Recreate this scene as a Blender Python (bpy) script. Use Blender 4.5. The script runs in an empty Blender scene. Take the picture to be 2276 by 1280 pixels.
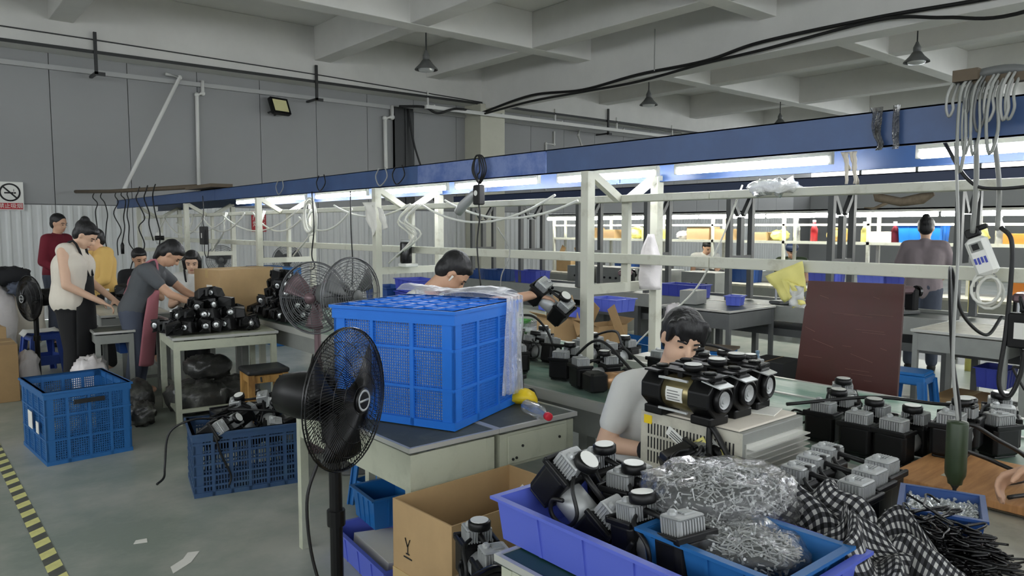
import bpy, bmesh, math, random
from mathutils import Vector, Matrix, noise
V = Vector; PI = math.pi
SC = bpy.context.scene; COL = SC.collection
random.seed(7)
R = random.uniform

# ---------------------------------------------------------------- camera
FPX, HZ, VPX, CH = 1650.0, 505.0, -250.0, 1.6
PIT = math.atan((640-HZ)/FPX); YAW = math.atan((1138-VPX)/FPX*math.cos(PIT))
cam = bpy.data.cameras.new('camera'); cam.sensor_width = 36; cam.lens = FPX/2276*36; cam.clip_end = 200; cam.clip_start = .05
camo = bpy.data.objects.new('camera', cam); COL.objects.link(camo)
camo.location = (0, 0, CH); camo.rotation_euler = (PI/2-PIT, 0, -YAW)
SC.camera = camo
# ---------------------------------------------------------------- world and exposure
w = bpy.data.worlds.new('world'); SC.world = w; w.use_nodes = True
w.node_tree.nodes['Background'].inputs[0].default_value = (.86, .9, .93, 1)
w.node_tree.nodes['Background'].inputs[1].default_value = 2.75
SC.view_settings.view_transform = 'Standard'; SC.view_settings.look = 'None'
SC.view_settings.exposure = .72; SC.view_settings.gamma = 1; SC.view_settings.use_curve_mapping = False
# ---------------------------------------------------------------- survey helpers: a sight line met with a real plane
_f = V((math.sin(YAW)*math.cos(PIT), math.cos(YAW)*math.cos(PIT), -math.sin(PIT)))
_r = V((math.cos(YAW), -math.sin(YAW), 0)); _u = _r.cross(_f)
def _d(x, y): return _f*FPX+_r*(x-1138)+_u*(640-y)
def atZ(x, y, z): d = _d(x, y); return V((0, 0, CH))+d*((z-CH)/d.z)
def atX(x, y, X): d = _d(x, y); return V((0, 0, CH))+d*(X/d.x)
def atY(x, y, Y): d = _d(x, y); return V((0, 0, CH))+d*(Y/d.y)
# ---------------------------------------------------------------- materials
def lin(c):
    if isinstance(c, str): c = [int(c[i:i+2], 16)/255 for i in (0, 2, 4)]
    return tuple((v/12.92 if v <= .04045 else ((v+.055)/1.055)**2.4) for v in c)+(1,)
MAT = {}
def mat(name, col, rough=.55, metal=0., var=0., vs=6., bump=0., bs=40., spec=.5, col2=None, thr=None, alpha=None, trans=0., sc=(1, 1, 1), sheen=0):
    if name in MAT: return MAT[name]
    m = bpy.data.materials.new(name); m.use_nodes = True; nt = m.node_tree; b = nt.nodes['Principled BSDF']
    b.inputs['Base Color'].default_value = lin(col); b.inputs['Roughness'].default_value = rough
    b.inputs['Metallic'].default_value = metal; b.inputs['Specular IOR Level'].default_value = spec
    if sheen: b.inputs['Sheen Weight'].default_value = sheen
    if alpha is not None: b.inputs['Alpha'].default_value = alpha
    if var or col2 or bump:
        tc = nt.nodes.new('ShaderNodeTexCoord'); mp = nt.nodes.new('ShaderNodeMapping'); mp.inputs['Scale'].default_value = sc
        nt.links.new(tc.outputs['Object'], mp.inputs[0])
    if var or col2:
        n = nt.nodes.new('ShaderNodeTexNoise'); n.inputs['Scale'].default_value = vs; n.inputs['Detail'].default_value = 6; n.inputs['Roughness'].default_value = .65
        nt.links.new(mp.outputs[0], n.inputs['Vector'])
        r = nt.nodes.new('ShaderNodeValToRGB'); nt.links.new(n.outputs[0], r.inputs[0])
        c = lin(col)
        if col2:
            a, z = thr or (.45, .6)
            r.color_ramp.elements[0].position = a; r.color_ramp.elements[1].position = z
            r.color_ramp.elements[0].color = c; r.color_ramp.elements[1].color = lin(col2)
        else:
            r.color_ramp.elements[0].position = .3; r.color_ramp.elements[1].position = .7
            r.color_ramp.elements[0].color = tuple(v*(1-var) for v in c[:3])+(1,); r.color_ramp.elements[1].color = tuple(min(1, v*(1+var)) for v in c[:3])+(1,)
        nt.links.new(r.outputs[0], b.inputs['Base Color'])
    if bump:
        n2 = nt.nodes.new('ShaderNodeTexNoise'); n2.inputs['Scale'].default_value = bs; n2.inputs['Detail'].default_value = 4
        nt.links.new(mp.outputs[0], n2.inputs['Vector'])
        bp = nt.nodes.new('ShaderNodeBump'); bp.inputs['Strength'].default_value = bump; bp.inputs['Distance'].default_value = .02
        nt.links.new(n2.outputs[0], bp.inputs['Height']); nt.links.new(bp.outputs[0], b.inputs['Normal'])
    MAT[name] = m; return m
def emit(name, col, s):
    m = bpy.data.materials.new(name); m.use_nodes = True; nt = m.node_tree; b = nt.nodes['Principled BSDF']
    b.inputs['Base Color'].default_value = lin(col); b.inputs['Emission Color'].default_value = lin(col); b.inputs['Emission Strength'].default_value = s
    MAT[name] = m; return m
def film(name, col='ffffff', op=.3, rough=.15, bump=.6, bs=18, white=.0, fib=0):
    """clear plastic film: see-through with glossy crinkles and a little milky white"""
    m = bpy.data.materials.new(name); m.use_nodes = True; nt = m.node_tree; nt.nodes.clear(); L = nt.links
    out = nt.nodes.new('ShaderNodeOutputMaterial'); tr = nt.nodes.new('ShaderNodeBsdfTransparent'); gl = nt.nodes.new('ShaderNodeBsdfGlossy'); df = nt.nodes.new('ShaderNodeBsdfDiffuse')
    gl.inputs['Roughness'].default_value = rough; df.inputs[0].default_value = lin(col)
    tc = nt.nodes.new('ShaderNodeTexCoord'); n = nt.nodes.new('ShaderNodeTexNoise'); n.inputs['Scale'].default_value = bs; n.inputs['Detail'].default_value = 5; n.inputs['Distortion'].default_value = 1.2
    L.new(tc.outputs['Object'], n.inputs['Vector']); bp = nt.nodes.new('ShaderNodeBump'); bp.inputs['Strength'].default_value = bump; bp.inputs['Distance'].default_value = .03
    L.new(n.outputs[0], bp.inputs['Height']); L.new(bp.outputs[0], gl.inputs['Normal']); L.new(bp.outputs[0], df.inputs['Normal'])
    m1 = nt.nodes.new('ShaderNodeMixShader'); m1.inputs[0].default_value = white; L.new(tr.outputs[0], m1.inputs[1]); L.new(df.outputs[0], m1.inputs[2])
    fr = nt.nodes.new('ShaderNodeLayerWeight'); fr.inputs[0].default_value = op; L.new(bp.outputs[0], fr.inputs['Normal'])
    m2 = nt.nodes.new('ShaderNodeMixShader'); L.new(fr.outputs['Facing'], m2.inputs[0]); L.new(m1.outputs[0], m2.inputs[1]); L.new(gl.outputs[0], m2.inputs[2])
    L.new(m2.outputs[0], out.inputs[0]); MAT[name] = m; return m
# ---------------------------------------------------------------- mesh builder
def frame(p0, p1, up=(0, 0, 1)):
    z = (V(p1)-V(p0)).normalized(); u = V(up)
    if abs(z.dot(u)) > .98: u = V((0, 1, 0))
    x = u.cross(z).normalized(); y = z.cross(x)
    m = Matrix((x, y, z)).transposed().to_4x4(); m.translation = V(p0); return m
def TR(loc=(0, 0, 0), rx=0, ry=0, rz=0):
    return Matrix.Translation(V(loc)) @ Matrix.Rotation(rz, 4, 'Z') @ Matrix.Rotation(ry, 4, 'Y') @ Matrix.Rotation(rx, 4, 'X')
class MB:
    def __init__(s): s.v = []; s.f = []; s.m = None
    def add(s, vs, fs, M=None):
        o = len(s.v)
        for q in vs:
            q = V(q)
            if M is not None: q = M @ q
            if s.m is not None: q = s.m @ q
            s.v.append(q)
        s.f += [tuple(i+o for i in f) for f in fs]; return s
    def b2(s, x0, x1, y0, y1, z0, z1, M=None):
        return s.add([(x0, y0, z0), (x1, y0, z0), (x1, y1, z0), (x0, y1, z0), (x0, y0, z1), (x1, y0, z1), (x1, y1, z1), (x0, y1, z1)],
                     [(0, 3, 2, 1), (4, 5, 6, 7), (0, 1, 5, 4), (1, 2, 6, 5), (2, 3, 7, 6), (3, 0, 4, 7)], M)
    def box(s, c, d, M=None): return s.b2(c[0]-d[0]/2, c[0]+d[0]/2, c[1]-d[1]/2, c[1]+d[1]/2, c[2]-d[2]/2, c[2]+d[2]/2, M)
    def cbox(s, c, d, ch, M=None):
        """box with chamfered vertical and horizontal edges"""
        x, y, z = d[0]/2, d[1]/2, d[2]/2; P = []
        for zz, k in ((-z, ch), (-z+ch, 0), (z-ch, 0), (z, ch)):
            xx, yy = x-k, y-k; e = ch
            P += [(c[0]+a, c[1]+b, c[2]+zz) for a, b in ((-xx+e, -yy), (xx-e, -yy), (xx, -yy+e), (xx, yy-e), (xx-e, yy), (-xx+e, yy), (-xx, yy-e), (-xx, -yy+e))]
        F = [tuple(range(7, -1, -1)), tuple(range(24, 32))]
        for r in range(3): F += [(r*8+i, r*8+(i+1) % 8, r*8+8+(i+1) % 8, r*8+8+i) for i in range(8)]
        return s.add(P, F, M)
    def beam(s, p0, p1, w, h, up=(0, 0, 1)):
        L = (V(p1)-V(p0)).length
        return s.b2(-w/2, w/2, -h/2, h/2, 0, L, frame(p0, p1, up))
    def tube(s, pts, r, n=6, cap=True):
        pts = [V(p) for p in pts]; k = len(pts); rs = r if isinstance(r, (list, tuple)) else [r]*k
        vs = []; fs = []; x = None
        for i, p in enumerate(pts):
            t = (pts[min(i+1, k-1)]-pts[max(i-1, 0)])
            t = t.normalized() if t.length > 1e-9 else V((0, 0, 1))
            if x is None:
                a = V((0, 0, 1)) if abs(t.z) < .9 else V((1, 0, 0)); x = a.cross(t).normalized()
            else:
                x = x-t*x.dot(t); x = x.normalized() if x.length > 1e-6 else t.orthogonal().normalized()
            y = t.cross(x)
            for j in range(n):
                a = 2*PI*j/n; vs.append(p+(x*math.cos(a)+y*math.sin(a))*rs[i])
        for i in range(k-1):
            for j in range(n): fs.append((i*n+j, i*n+(j+1) % n, (i+1)*n+(j+1) % n, (i+1)*n+j))
        if cap: fs += [tuple(range(n-1, -1, -1)), tuple(range((k-1)*n, k*n))]
        return s.add(vs, fs)
    def lathe(s, prof, n=16, M=None, cap=True):
        vs = []; fs = []; k = len(prof)
        for (r, z) in prof: vs += [(r*math.cos(2*PI*j/n), r*math.sin(2*PI*j/n), z) for j in range(n)]
        for i in range(k-1): fs += [(i*n+j, i*n+(j+1) % n, (i+1)*n+(j+1) % n, (i+1)*n+j) for j in range(n)]
        if cap: fs += [tuple(range(n-1, -1, -1)), tuple(range((k-1)*n, k*n))]
        return s.add(vs, fs, M)
    def cyl(s, p0, p1, r, n=12): return s.lathe([(r, 0), (r, (V(p1)-V(p0)).length)], n, frame(p0, p1))
    def prism(s, poly, h, M=None):
        n = len(poly)
        return s.add([(x, y, 0) for x, y in poly]+[(x, y, h) for x, y in poly],
                     [tuple(range(n-1, -1, -1)), tuple(range(n, 2*n))]+[(i, (i+1) % n, n+(i+1) % n, n+i) for i in range(n)], M)
    def ball(s, c, r, nu=12, nv=8, M=None):
        r = r if isinstance(r, (tuple, list)) else (r, r, r)
        T = Matrix.Translation(V(c)) @ Matrix.Diagonal((r[0], r[1], r[2], 1))
        if M is not None: T = M @ T
        return s.lathe([(max(.02, math.sin(PI*i/nv)), -math.cos(PI*i/nv)) for i in range(nv+1)], nu, T)
    def grid(s, fn, nu, nv, close_u=False):
        vs = [fn(i/nu, j/nv) for j in range(nv+1) for i in range(nu+1)]; w = nu+1
        return s.add(vs, [(j*w+i, j*w+i+1, (j+1)*w+i+1, (j+1)*w+i) for j in range(nv) for i in range(nu)])
    def build(s, name, m, parent=None, smooth=False, bevel=0, solid=0, sub=0):
        me = bpy.data.meshes.new(name); me.from_pydata([tuple(v) for v in s.v], [], s.f); me.update()
        me.materials.append(MAT[m] if isinstance(m, str) else m)
        if smooth: me.polygons.foreach_set('use_smooth', [True]*len(me.polygons))
        o = bpy.data.objects.new(name, me); COL.objects.link(o)
        if parent is not None: o.parent = parent
        if solid: k = o.modifiers.new('solid', 'SOLIDIFY'); k.thickness = solid; k.offset = 0
        if sub: k = o.modifiers.new('sub', 'SUBSURF'); k.levels = sub; k.render_levels = sub
        if bevel: k = o.modifiers.new('bevel', 'BEVEL'); k.width = bevel; k.segments = 2; k.limit_method = 'ANGLE'
        return o
def tag(o, label=None, cat=None, group=None, kind=None):
    if label: o['label'] = label
    if cat: o['category'] = cat
    if group: o['group'] = group
    if kind: o['kind'] = kind
    return o
def thing(name, label, cat, loc=(0, 0, 0), rz=0, group=None, rx=0, ry=0):
    o = bpy.data.objects.new(name, None); o.empty_display_size = .05; COL.objects.link(o)
    o.location = loc; o.rotation_euler = (rx, ry, rz); return tag(o, label, cat, group)
def copy_tree(o, parent=None):
    c = o.copy(); COL.objects.link(c); c.parent = parent
    for ch in list(o.children): copy_tree(ch, c)
    return c
def put(proto, state, label, loc, rz=0, rx=0, ry=0, group=None, s=None):
    """first call moves the prototype itself, later calls move copies"""
    o = proto if not state.get(proto.name) else copy_tree(proto)
    state[proto.name] = True; o.location = loc; o.rotation_euler = (rx, ry, rz)
    o.scale = (s or 1,)*3
    o['label'] = label
    if group: o['group'] = group
    return o
ST = {}
def struct(o): o['kind'] = 'structure'; return o
def catmull(pts, n=8):
    pts = [V(p) for p in pts]; q = [pts[0]*2-pts[1]]+pts+[pts[-1]*2-pts[-2]]; out = []
    for i in range(1, len(q)-2):
        a, b, c, d = q[i-1:i+3]
        for k in range(n):
            t = k/n; out.append(.5*((2*b)+(c-a)*t+(2*a-5*b+4*c-d)*t*t+(3*b-a-3*c+d)*t**3))
    return out+[pts[-1]]
def sag(a, b, s, n=10):
    a, b = V(a), V(b); return [a.lerp(b, i/n)-V((0, 0, s*4*(i/n)*(1-i/n))) for i in range(n+1)]
def text(name, body, size, m, M, parent=None, depth=.0008):
    """flat printed lettering turned into a mesh"""
    c = bpy.data.curves.new(name, 'FONT'); c.body = body; c.size = size; c.align_x = 'CENTER'; c.align_y = 'CENTER'; c.extrude = depth
    t = bpy.data.objects.new(name, c); me = bpy.data.meshes.new_from_object(t); bpy.data.objects.remove(t)
    me.transform(M); me.materials.clear(); me.materials.append(MAT[m]); o = bpy.data.objects.new(name, me); COL.objects.link(o)
    if parent is not None: o.parent = parent
    return o
# ================================================================ materials
mat('floor_paint', '858e84', .38, 0, col2='acada3', thr=(.42, .62), vs=.9, bump=.05, bs=30)
mat('concrete', 'dad9d5', .8, 0, var=.06, vs=1.2); mat('concrete_light', 'e4e3df', .8, 0, var=.05, vs=1.1)
mat('wall_grey', '929393', .6, 0, var=.03, vs=.6); mat('corrugated', 'd2d4d3', .45, 0, var=.03, vs=.8)
mat('seam', '6d6e6e', .7); mat('column_cream', 'c3c2b2', .7, 0, var=.05, vs=2)
mat('white_paint', 'c9c9ba', .5, 0, col2='a9a693', thr=(.55, .75), vs=9); mat('pipe_white', 'd6d6d2', .4); mat('pipe_grey', 'aaabaa', .5)
mat('steel_dark', '3a3b3b', .45, .6); mat('gap_grey', '4a4b4c', .5, .5, var=.4, vs=40); mat('grey_paint', '8b8d88', .5, 0, var=.08, vs=8); mat('grey_dark', '5b5d5c', .5, 0, var=.1, vs=8)
mat('blue_box', '32507f', .4, 0, col2='2d4875', thr=(.3, .6), vs=5); mat('blue_scuffed', '6d7fae', .4, .25, col2='47609a', thr=(.4, .62), vs=7)
mat('navy_unlit_and_cap', '22304e', .45); mat('black_plastic', '0d0d0e', .4, 0, spec=.32); mat('black_rubber', '111112', .5); mat('black_matte', '1b1b1c', .75)
mat('black_gloss', '0d0d0f', .22); mat('silver', 'b2b4b4', .42, .35); mat('silver_bright', 'd6d8d8', .28, .6); mat('alu', 'c9c9c3', .35, .45)
mat('bench_green', '6d8b7c', .4, 0, col2='a9b7aa', thr=(.42, .62), vs=5, sc=(1, .35, 1)); mat('bench_dark', '3d4644', .45, 0, col2='5a625e', thr=(.45, .7), vs=6)
mat('desk_green', '1d4038', .42, 0, var=.12, vs=8); mat('desk_paint', 'b7baa6', .5, 0, col2='a2a592', thr=(.5, .75), vs=6); mat('desk_top', '484e49', .6, 0, col2='646a62', thr=(.5, .75), vs=7)
mat('table_light', 'c2bfb0', .5, 0, col2='a8a597', thr=(.45, .7), vs=12)
mat('crate_bright', '2272d6', .4, 0, spec=.4); mat('crate_blue', '20609c', .45, 0, var=.08, vs=4); mat('crate_dark', '304d72', .5, 0, col2='3d5a74', thr=(.5, .75), vs=6)
mat('violet_blue', '5767c8', .42); mat('violet_dark', '3b47a8', .45); mat('stool_blue', '1d63a3', .4); mat('stool_violet', '3a55a8', .42); mat('bin_blue', '1f4480', .42)
mat('carton', 'b2946a', .8, 0, var=.07, vs=5); mat('carton_dark', '9a7d56', .8, 0, var=.09, vs=5); mat('carton_inside', 'a3855b', .85, 0, var=.06, vs=4); mat('tape', 'c2a777', .25)
mat('wood_board', 'd09a66', .5, 0, col2='b07c4c', thr=(.42, .65), vs=3, sc=(1, 9, 1)); mat('wood_stool', 'b58b4c', .55, 0, col2='8a6232', thr=(.45, .65), vs=4, sc=(6, 6, 1)); mat('wood_dark', '564a3a', .7, 0, var=.15, vs=9)
mat('board_brown', '3d1a15', .45, 0, col2='341c12', thr=(.45, .7), vs=2.5, bump=.04, bs=25); mat('scratch', '6e4f45', .7)
mat('paper', 'e4e2da', .7); mat('paper_yellow', 'e6dd86', .65, 0, var=.04, vs=8); mat('white_plastic', 'e6e6e0', .4); mat('cable_white', 'dfdfd6', .45); mat('cable_grey', '9b9c98', .5)
mat('red', 'b0232c', .5); mat('red_cap', 'd22a3c', .4); mat('yellow', 'e8c81e', .4); mat('tape_yellow', 'dcd88c', .6, 0, var=.12, vs=14); mat('tape_black', '55564f', .6, 0, var=.15, vs=14)
mat('label_white', 'e2e2dc', .6); mat('green_dark', '2c3a24', .4, .1); mat('green', '3f9a3a', .45); mat('orange', 'c8792c', .6); mat('bronze', '8a7f5c', .28, .8); mat('copper', 'b98f68', .35, .6)
mat('skin', 'c99f83', .55, 0, var=.04, vs=10); mat('skin_light', 'd8b196', .55, 0, var=.04, vs=10); mat('hair', '141315', .5, 0, bump=.35, bs=60, sc=(1, 1, .25)); mat('hair_brown', '2b211d', .5, 0, bump=.3, bs=60)
mat('lips', 'a8635a', .5); mat('eye_dark', '17120f', .4)
mat('shirt_white', 'd6d6d2', .85, 0, bump=.25, bs=14); mat('shirt_cream', 'dcd4c6', .85, 0, bump=.2, bs=18); mat('shirt_grey', '55585c', .85, 0, bump=.2, bs=16); mat('shirt_maroon', '6c1426', .85, 0, bump=.2, bs=14)
mat('shirt_black', '191a1e', .85, 0, bump=.2, bs=14); mat('shirt_mauve', '8f8387', .85, 0, bump=.25, bs=12); mat('apron_black', '121214', .8, 0, bump=.2, bs=12); mat('apron_pink', 'b5727c', .85, 0, bump=.25, bs=14)
mat('jeans', '4b5160', .85, 0, bump=.2, bs=22); mat('trousers_black', '151517', .85); mat('cloth_tan', 'd8b268', .85, 0, bump=.2, bs=16)
mat('bag_white', 'd9d3d2', .35, 0, bump=.5, bs=10); mat('bag_grey', '3a3a38', .3, 0, bump=.6, bs=12, col2='6c6c66', thr=(.5, .7), vs=6); mat('leather', '2a2a2b', .45, 0, bump=.1, bs=60)
mat('driftwood', '8c7d68', .8, 0, var=.25, vs=18); mat('lamp_glass', 'd8d3a0', .25); mat('fan_grey', '6d6e70', .4, .5); mat('mauve_metal', '7a6468', .4, .4); mat('gauge_face', 'e9e9e4', .3)
emit('tube_light', 'f6f9ff', 26); emit('tube_far', 'fbfdf8', 32)
film('film_tape', '1a1a1c', .5, .12, 1.0, 30, .75); film('film_clear', 'f2f4f6', .35, .12, .7, 14, .18); film('film_milky', 'eef0f4', .3, .2, .6, 10, .5); film('film_drape', 'f2f4fa', .12, .3, .4, 14, .2); film('film_bag', 'eceef0', .22, .16, .5, 22, .05); film('bottle_clear', 'e6eef2', .3, .06, .1, 8, .12); film('bottle_blue', '5c86a6', .3, .06, .1, 8, .55)
# ================================================================ the hall
WY = 15.0
f = MB().b2(-9, 28, -7, WY, -.1, 0); struct(f.build('floor', 'floor_paint'))
wall = struct(MB().b2(-9, 28, WY+.04, WY+.25, 0, 5.7).build('wall_back', 'seam'))
x = -8.98; i = 0
up = MB().b2(.006, 1.214, -.0, .04, 2.0, 5.6); lowp = MB().b2(.006, 1.214, .0, .04, .02, 1.985)
for k in range(8): lowp.prism([(.03+k*.151, 0), (.055+k*.151, -.028), (.095+k*.151, -.028), (.12+k*.151, 0)], 1.96, TR((0, 0, .02)))
pu = up.build('wall_panel', 'wall_grey', wall); pl = lowp.build('corrugated_panel', 'corrugated', wall)
for i in range(30):
    xx = -9.0+.0+i*1.22+.27
    if xx > 26.6: break
    for pr in (pu, pl):
        c = pr if i == 0 else pr.copy()
        if i: COL.objects.link(c)
        c.location = (xx, WY, 0)
struct(MB().b2(28, 28.2, -7, 15.25, 0, 2.9).b2(28, 28.2, -7, 15.25, 5.2, 5.7).build('wall_right', 'wall_grey'))  # upper band left open, out of view, to brighten the ceiling
wf = MB()
for k in range(12): wf.b2(28.05, 28.12, -6.9+k*2, -6.82+k*2, 2.9, 5.2)
wf.b2(28.05, 28.12, -7, 15.2, 4.0, 4.06); struct(wf.build('unseen_window_1', 'grey_dark'))  # unseen mullions in the opening added for light on the ceiling
struct(MB().b2(-9.2, -9, -7, 15.25, 0, 2.3).b2(-9.2, -9, -7, 15.25, 5.3, 5.7).build('wall_left', 'wall_grey'))  # unseen wall, closed low and open high so light falls from above
struct(MB().b2(-9.2, 28.2, -7.2, -7, 0, 2.0).b2(-9.2, 28.2, -7.2, -7, 5.3, 5.7).build('wall_front', 'wall_grey'))  # wall behind the camera, added to keep low light out
wf = MB()
for k in range(12): wf.b2(-9.15, -9.08, -6.9+k*2, -6.82+k*2, 2.3, 5.3)
wf.b2(-9.15, -9.08, -7, 15.2, 3.8, 3.86); struct(wf.build('unseen_window_2', 'grey_dark')); wf = MB()  # unseen frame in the high opening that admits the light
for k in range(19): wf.b2(-9+k*2, -8.92+k*2, -7.15, -7.08, 2.0, 5.3)
wf.b2(-9.1, 28, -7.15, -7.08, 3.6, 3.66); struct(wf.build('unseen_window_3', 'grey_dark'))  # frame behind the camera, filling the opening added for high light
struct(MB().b2(-9, 28.2, -7, 15.25, 5.68, 5.85).build('ceiling', 'concrete_light'))
cb = 0
def beamobj(n, *a, m='concrete'):
    o = MB().b2(*a).build('trim_'+str(n), m, bevel=.012); struct(o); return o
beamobj(1, -9, 28, 14.5, 15.0, 4.56, 5.68)
for n, (y0, y1) in enumerate(((10.85, 11.22), (6.7, 7.03), (2.4, 2.75), (-2, -1.65))): beamobj(2+n, -9, 28, y0, y1, 5.0, 5.68, m='concrete_light')
for n, x0 in enumerate((2.2, 6.88, 9.6, 15.3, 19.4, 23.6)): beamobj(6+n, x0, x0+.37, -7, 14.52, 5.006, 5.679)
beamobj(12, 11.2, 11.65, -7, 14.53, 4.45, 5.68, m='concrete_light'); beamobj(13, -2.4, -1.95, -7, 14.5, 4.45, 5.68)
struct(MB().b2(11.05, 11.8, 14.35, 15.0, 0, 4.56).build('trim_14', 'column_cream', bevel=.01))
# trunking and conduits along the wall
o = MB().b2(-4, 28, 14.93, 14.99, 4.28, 4.36).build('wall_trunking', 'pipe_grey'); tag(o, 'long pale trunking running along the top of the grey wall', 'trunking')
o = MB().b2(9.4, 19, 14.2, 14.28, 4.26, 4.34); 
for xx in (9.6, 11.6, 13.6, 16, 18.5): o.b2(xx, xx+.04, 14.2, 14.5, 4.34, 4.36).b2(xx, xx+.04, 14.46, 14.5, 4.34, 4.7)
tag(o.build('cable_tray', 'pipe_white'), 'pale cable tray crossing in front of the cream column', 'cable tray')
o = MB().tube([(-4, 14.48, 4.83), (2.9, 14.48, 4.78), (7, 14.48, 4.72), (11, 14.48, 4.62), (19, 14.48, 4.5)], .012, 5); tag(o.build('tension_wire', 'steel_dark'), 'thin dark wire strung along the edge beam above the wall', 'wire')
o = MB().b2(-9, 28, 14.46, 14.5, 4.55, 4.6); tag(o.build('gap_strip', 'steel_dark'), 'dark strip standing for the shaded gap along the lower edge of the wall beam', 'dark strip')  # dark strip paints the shade of the gap below the beam
for xx, lb in ((2.84, 'rusty hanger bracket on the wall beam at far left'), (6.86, 'rusty hanger bracket on the wall beam right of the floodlight'), (15.6, 'dark hanger bracket above the cable tray right of the column')):
    o = MB().b2(xx, xx+.05, 14.42, 14.46, 4.22, 4.9).b2(xx, xx+.16, 14.42, 14.46, 4.18, 4.24).b2(xx, xx+.05, 14.42, 14.9, 4.2, 4.24)
    tag(o.build('hanger_bracket', 'steel_dark'), lb, 'bracket')
def conduit(name, pts, r, label, m='pipe_white'):
    root = thing(name, label, 'pipe', pts[0]); p0 = V(pts[0])
    MB().tube([V(p)-p0 for p in pts], r, 8).build('pipe', m, root, True)
    for p in pts[1:-1]: MB().ball(V(p)-p0, r*1.35).build('elbow', m, root, True)
    return root
conduit('conduit', [(4.77, 14.93, 4.4), (4.77, 14.93, 4.16), (4.66, 14.93, 4.12), (4.64, 14.93, 2.3)], .035, 'white plastic conduit running straight down the wall left of the floodlight')
conduit('conduit', [(8.95, 14.93, 4.36), (8.95, 14.93, 4.1), (8.76, 14.93, 4.06), (8.78, 14.93, 2.2)], .045, 'cream conduit running down the wall beside the dark band')
conduit('conduit', [(4.1, 14.9, 4.44), (4.35, 14.9, 4.4), (3.1, 14.0, 2.2)], .034, 'white conduit slanting from the wall down to the far end of the blue light beam')
conduit('conduit', [(14.05, 14.97, 4.2), (14.05, 14.97, 3.85), (13.75, 14.97, 3.85), (13.75, 14.97, 2.6)], .03, 'thin pale conduit with a step on the wall right of the column')
conduit('conduit', [(15.0, 14.96, 4.3), (14.6, 14.6, 4.1), (13.9, 13.4, 2.9)], .03, 'thin pale conduit leaning away from the wall right of the column')
o = MB().b2(9.0, 9.22, 14.9, 14.99, 2.0, 4.34).b2(9.28, 9.5, 14.9, 14.99, 2.0, 4.34).b2(9.0, 9.5, 14.92, 14.98, 2.0, 4.34)
tag(o.build('dark_band', 'steel_dark'), 'dark vertical band on the wall left of the column', 'cable riser')  # dark upright band on the wall
# floodlight
p = atY(622, 236, 14.78)
t = thing('floodlight', 'black square floodlight with a yellowish glass mounted high on the wall', 'floodlight', p, rx=math.radians(-22), rz=.25)
MB().cbox((0, .02, 0), (.44, .09, .36), .02).build('housing', 'black_plastic', t); MB().b2(-.17, .17, -.032, -.026, -.13, .13).build('glass', 'lamp_glass', t)
MB().b2(-.19, .19, -.036, -.02, .13, .17).b2(-.19, .19, -.036, -.02, -.17, -.13).b2(-.21, -.17, -.036, -.02, -.17, .17).b2(.17, .21, -.036, -.02, -.17, .17).build('bezel', 'black_plastic', t)
MB().b2(-.09, .09, -.03, -.022, .0, .08).build('diode_plate', 'yellow', t); MB().beam((-.05, .06, -.05), (-.16, .22, -.06), .04, .02).beam((.05, .06, -.05), (-.02, .22, -.1), .04, .02).build('bracket', 'steel_dark', t)
# signs on the wall
t = thing('no_smoking_sign', 'white no smoking sign with a red strip below on the far left wall', 'sign', atY(24, 467, 14.94))
MB().b2(-.19, .19, -.004, .008, 0, .47).build('board', 'label_white', t); MB().b2(-.175, .175, -.008, -.004, .015, .12).build('text_strip', 'red', t)
ring = MB()
for a in range(28):
    a0 = 2*PI*a/28; a1 = 2*PI*(a+1)/28
    ring.add([(q*math.cos(b), -.008, .295+q*math.sin(b)) for b in (a0, a1) for q in (.125, .152)], [(0, 1, 3, 2)])
ring.beam((-.095, -.008, .39), (.095, -.008, .2), .006, .024); ring.build('prohibition_ring', 'black_matte', t)
MB().b2(-.08, .05, -.007, -.005, .275, .3).b2(.055, .085, -.007, -.005, .275, .3).b2(.05, .058, -.007, -.005, .31, .35).build('cigarette', 'black_matte', t)
text('lettering', '禁止吸烟', .085, 'label_white', TR((0, -.0085, .067), PI/2), t)
t = thing('red_sign', 'small red notice on the corrugated wall behind the cables', 'sign', atY(576, 515, 14.94))
MB().b2(-.15, .15, -.004, .008, 0, .42).build('board', 'red', t)
text('lettering', '严禁\n烟火', .13, 'label_white', TR((0, -.006, .22), PI/2), t)
# pendant lamps
def lamp(x, y, lb):
    t = thing('pendant_lamp', lb, 'lamp', (x, y, 4.36), group='bell shaped pendant lamps under the ceiling beams')
    MB().lathe([(.012, .30), (.012, .645 if y > 8 else 1.32)], 8).build('rod', 'steel_dark', t)
    MB().lathe([(.06, .16), (.06, .25), (.035, .3), (.02, .34)], 14).build('lamp_holder', 'grey_dark', t, True)
    MB().lathe([(.205, 0), (.2, .02), (.12, .1), (.07, .17), (.065, .17), (.11, .1), (.19, .02), (.195, 0)], 24, cap=False).build('shade', 'grey_dark', t, True)
    MB().lathe([(.04, .15), (.11, .1), (.15, .03), (.13, -.02), (.03, -.04)], 18).build('bulb', 'silver_bright', t, True)
lamp(7.42, 11.2, 'bell shaped pendant lamp hanging left of the column, nearest to the wall'); lamp(13.4, 11.15, 'bell shaped pendant lamp in the middle above the blue beam, below the black cables')
lamp(18.8, 11.05, 'small pendant lamp half hidden just above the blue beam'); lamp(13.4, 5.4, 'pendant lamp at upper right below the loose black cable')
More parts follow.
